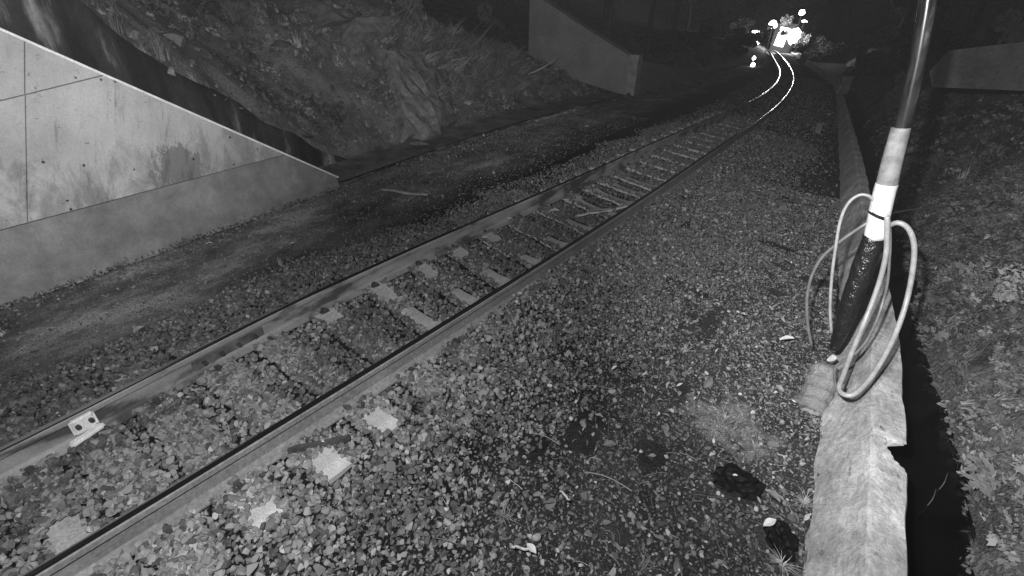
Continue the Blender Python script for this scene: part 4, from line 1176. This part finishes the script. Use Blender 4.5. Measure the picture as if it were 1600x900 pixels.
SH = [(-10.5, 21, 1), (-9.3, 24, 0), (-11.8, 18, 1.2), (-8.2, 28, 1), (-9.5, 33, 1.4), (-7.5, 38, 1.1), (-10, 44, 1.6), (-8, 54, 1.6), (-12, 60, 2), (-10, 76, 2), (-13.5, 88, 2.6), (-16, 104, 3), (-9, 108, 3),
      (3.1, 18, .6), (2.6, 24, .8), (3.4, 30, 1.1), (2.8, 38, 1.2), (2.0, 48, 1.5), (-1.5, 86, 2.4), (-3.5, 96, 2.6), (5.4, 26, 1.4), (6.5, 36, 1.8), (7, 20, 1.3), (8.5, 17, 1.5), (6.5, 12, .9), (5.5, 48, 2), (-11.5, 13, .9), (-12.5, 9, 1), (-11.0, 17.0, .8), (4.6, 14.5, .7)]
for i, (x, s, sc_) in enumerate(SH):
    o = link('shrub', SM[i % 3]); o.location = (x, s, ground_z(x, s) + .45 * sc_); o.scale = (sc_,) * 3; o.rotation_euler = (0, 0, random.uniform(0, 6))
    side = 'left embankment' if x < -6 else 'right of the track'
    far = 'nearer' if s < 25 else ('mid distance' if s < 50 else 'far')
    kk = (far, side); cntr[kk] = cntr.get(kk, 0) + 1
    tag(o, 'dark %s shrub on the %s, %s of them going away' % (far, side if x < -6 else 'right bank', ORD[cntr[kk] - 1]), 'shrub', '%s shrubs, %s' % (far, side))

# ------------------------------------------------------------------ the far lamps and what they light
def emit(name, st):
    m, nt, b = new_mat(name); b.inputs['Emission Color'].default_value = (1, 1, 1, 1); b.inputs['Emission Strength'].default_value = st; b.inputs['Base Color'].default_value = (.8, .8, .8, 1); return m


M['lamp'] = emit('lamp_glass', 9); LY = 82
LS_ = CM[0]
glare_shrub = crown_mesh(420, 1.1, 1.0, .34, M['brightleaf'])  # leaf clump added to break up and spread the lamp glare


def floodlight(px, py, rad, power, label, sq=1.0, Y=LY, bush=True):
    p = aty(px, py, Y); gz = ground_z(p.x, p.y); r = empty('lamp', (p.x, p.y, gz)); tag(r, label, 'lamp', 'bright lamps beyond the bend')
    bm = bmesh.new(); bmesh.ops.create_icosphere(bm, subdivisions=2, radius=rad, matrix=Matrix.Translation((0, 0, p.z - gz)) @ Matrix.Diagonal((1.0, .6, sq, 1)))
    for v_ in bm.verts: v_.co += (v_.co - Vector((0, 0, p.z - gz))) * random.uniform(-.35, .35)
    bmobj('lamp_globe', bm, M['lamp'], r)
    if p.z - gz > .3:
        bm = bmesh.new(); bmesh.ops.create_cone(bm, cap_ends=True, segments=8, radius1=.09, radius2=.07, depth=p.z - gz, matrix=Matrix.Translation((0, .1, (p.z - gz) / 2))); bmobj('pole', bm, M['black_plastic'], r)
    if power:
        d = bpy.data.lights.new('lamp_light', 'POINT'); d.energy = power; d.shadow_soft_size = rad * .6; lo = bpy.data.objects.new('lamp_light', d); C.objects.link(lo); lo.parent = r; lo.location = (0, -rad - .35, p.z - gz)
    return p


floodlight(1181, 50, .5, 150, 'flattened bright lamp, leftmost beyond the bend', .4)
floodlight(1208, 38, .5, 350, 'round bright lamp above the track bend', .9)
floodlight(1241, 57, .8, 1100, 'largest and brightest lamp right of the far track', 1.2)
floodlight(1253, 20, .4, 150, 'highest bright lamp, upper one of the pair at the top', .9)
floodlight(1257, 33, .34, 60, 'flat bright lamp just under the highest lamp', .35)
floodlight(1182, 67, .28, 0, 'tiny square lamp at the track side under the leftmost lamp', .8)
floodlight(1178, 91, .11, 0, 'small upper glint of the signal pair left of the track', 1.3, 44)
floodlight(1176, 102, .13, 0, 'teardrop shaped lower glint of the signal pair left of the track', 1.6, 44)
# overexposed white door panel of the lit kiosk
kp = aty(1219, 72, 84); kz = ground_z(kp.x, kp.y)
kio = empty('kiosk', (kp.x, kp.y, kz), -.15); tag(kio, 'small trackside kiosk with a glaring lit doorway between the far lamps', 'kiosk')
hgt = aty(1219, 42, 84).z - kz
bm = bmesh.new(); box_bm(bm, (0, 1.0, hgt / 2 + .1), (2.6, 2, hgt + .4), bevel=.03); bmobj('walls', bm, M['bark'], kio)
bm = bmesh.new(); box_bm(bm, (0, .95, hgt + .36), (3.1, 2.6, .14), bevel=.02); bmobj('roof', bm, M['bark'], kio)
bm = bmesh.new(); box_bm(bm, (-.1, -.04, hgt - 1.2), (1.2, .08, 2.3), Matrix.Rotation(.12, 3, 'Y'), bevel=.02); bmobj('lit_doorway', bm, M['lamp'], kio)
for px, py, sc_, lab in [(1224, 52, .7, 'small bush added to break up glare in front of the kiosk doorway'), (1247, 70, .6, 'small bush added to break up glare in front of the largest lamp'), (1204, 42, .5, 'small bush added to break up glare in front of the round lamp'), (1185, 54, .55, 'small bush added to break up glare in front of the leftmost lamp')]:
    p = aty(px, py, LY - 1.6); o = link('glare_bush', glare_shrub); o.location = (p.x, p.y, p.z); o.scale = (sc_, sc_ * .5, sc_ * .8); tag(o, lab, 'bush', 'bushes added to shape the far lamp glare')
for px, py, sc_, lab in [(1252, 64, 1.0, 'leafy bush added as a halo beside the largest lamp'), (1228, 34, .8, 'leafy bush added as a halo between the upper lamps')]:
    p = aty(px, py, LY + 1.2); o = link('glare_bush', glare_shrub); o.location = (p.x, p.y, p.z); o.scale = (sc_, sc_ * .7, sc_); tag(o, lab, 'bush', 'bushes added to shape the far lamp glare')

m = bpy.data.materials.new('black_lift_haze'); m.use_nodes = True; nt = m.node_tree; nt.nodes.clear()
vo = nt.nodes.new('ShaderNodeVolumePrincipled'); vo.inputs['Color'].default_value = (.9, .9, .9, 1); vo.inputs['Density'].default_value = .0005  # scattering volume added to lift the black level
out = nt.nodes.new('ShaderNodeOutputMaterial'); nt.links.new(vo.outputs[0], out.inputs['Volume'])
bm = bmesh.new(); box_bm(bm, (0, 70, 12), (170, 190, 44)); hz_ = bmobj('haze', bm, m); tag(hz_, kind='stuff'); hz_['label'] = 'thin haze volume added to lift the blacks'
print('meshes', len(bpy.data.meshes), 'ballast', len(BP))
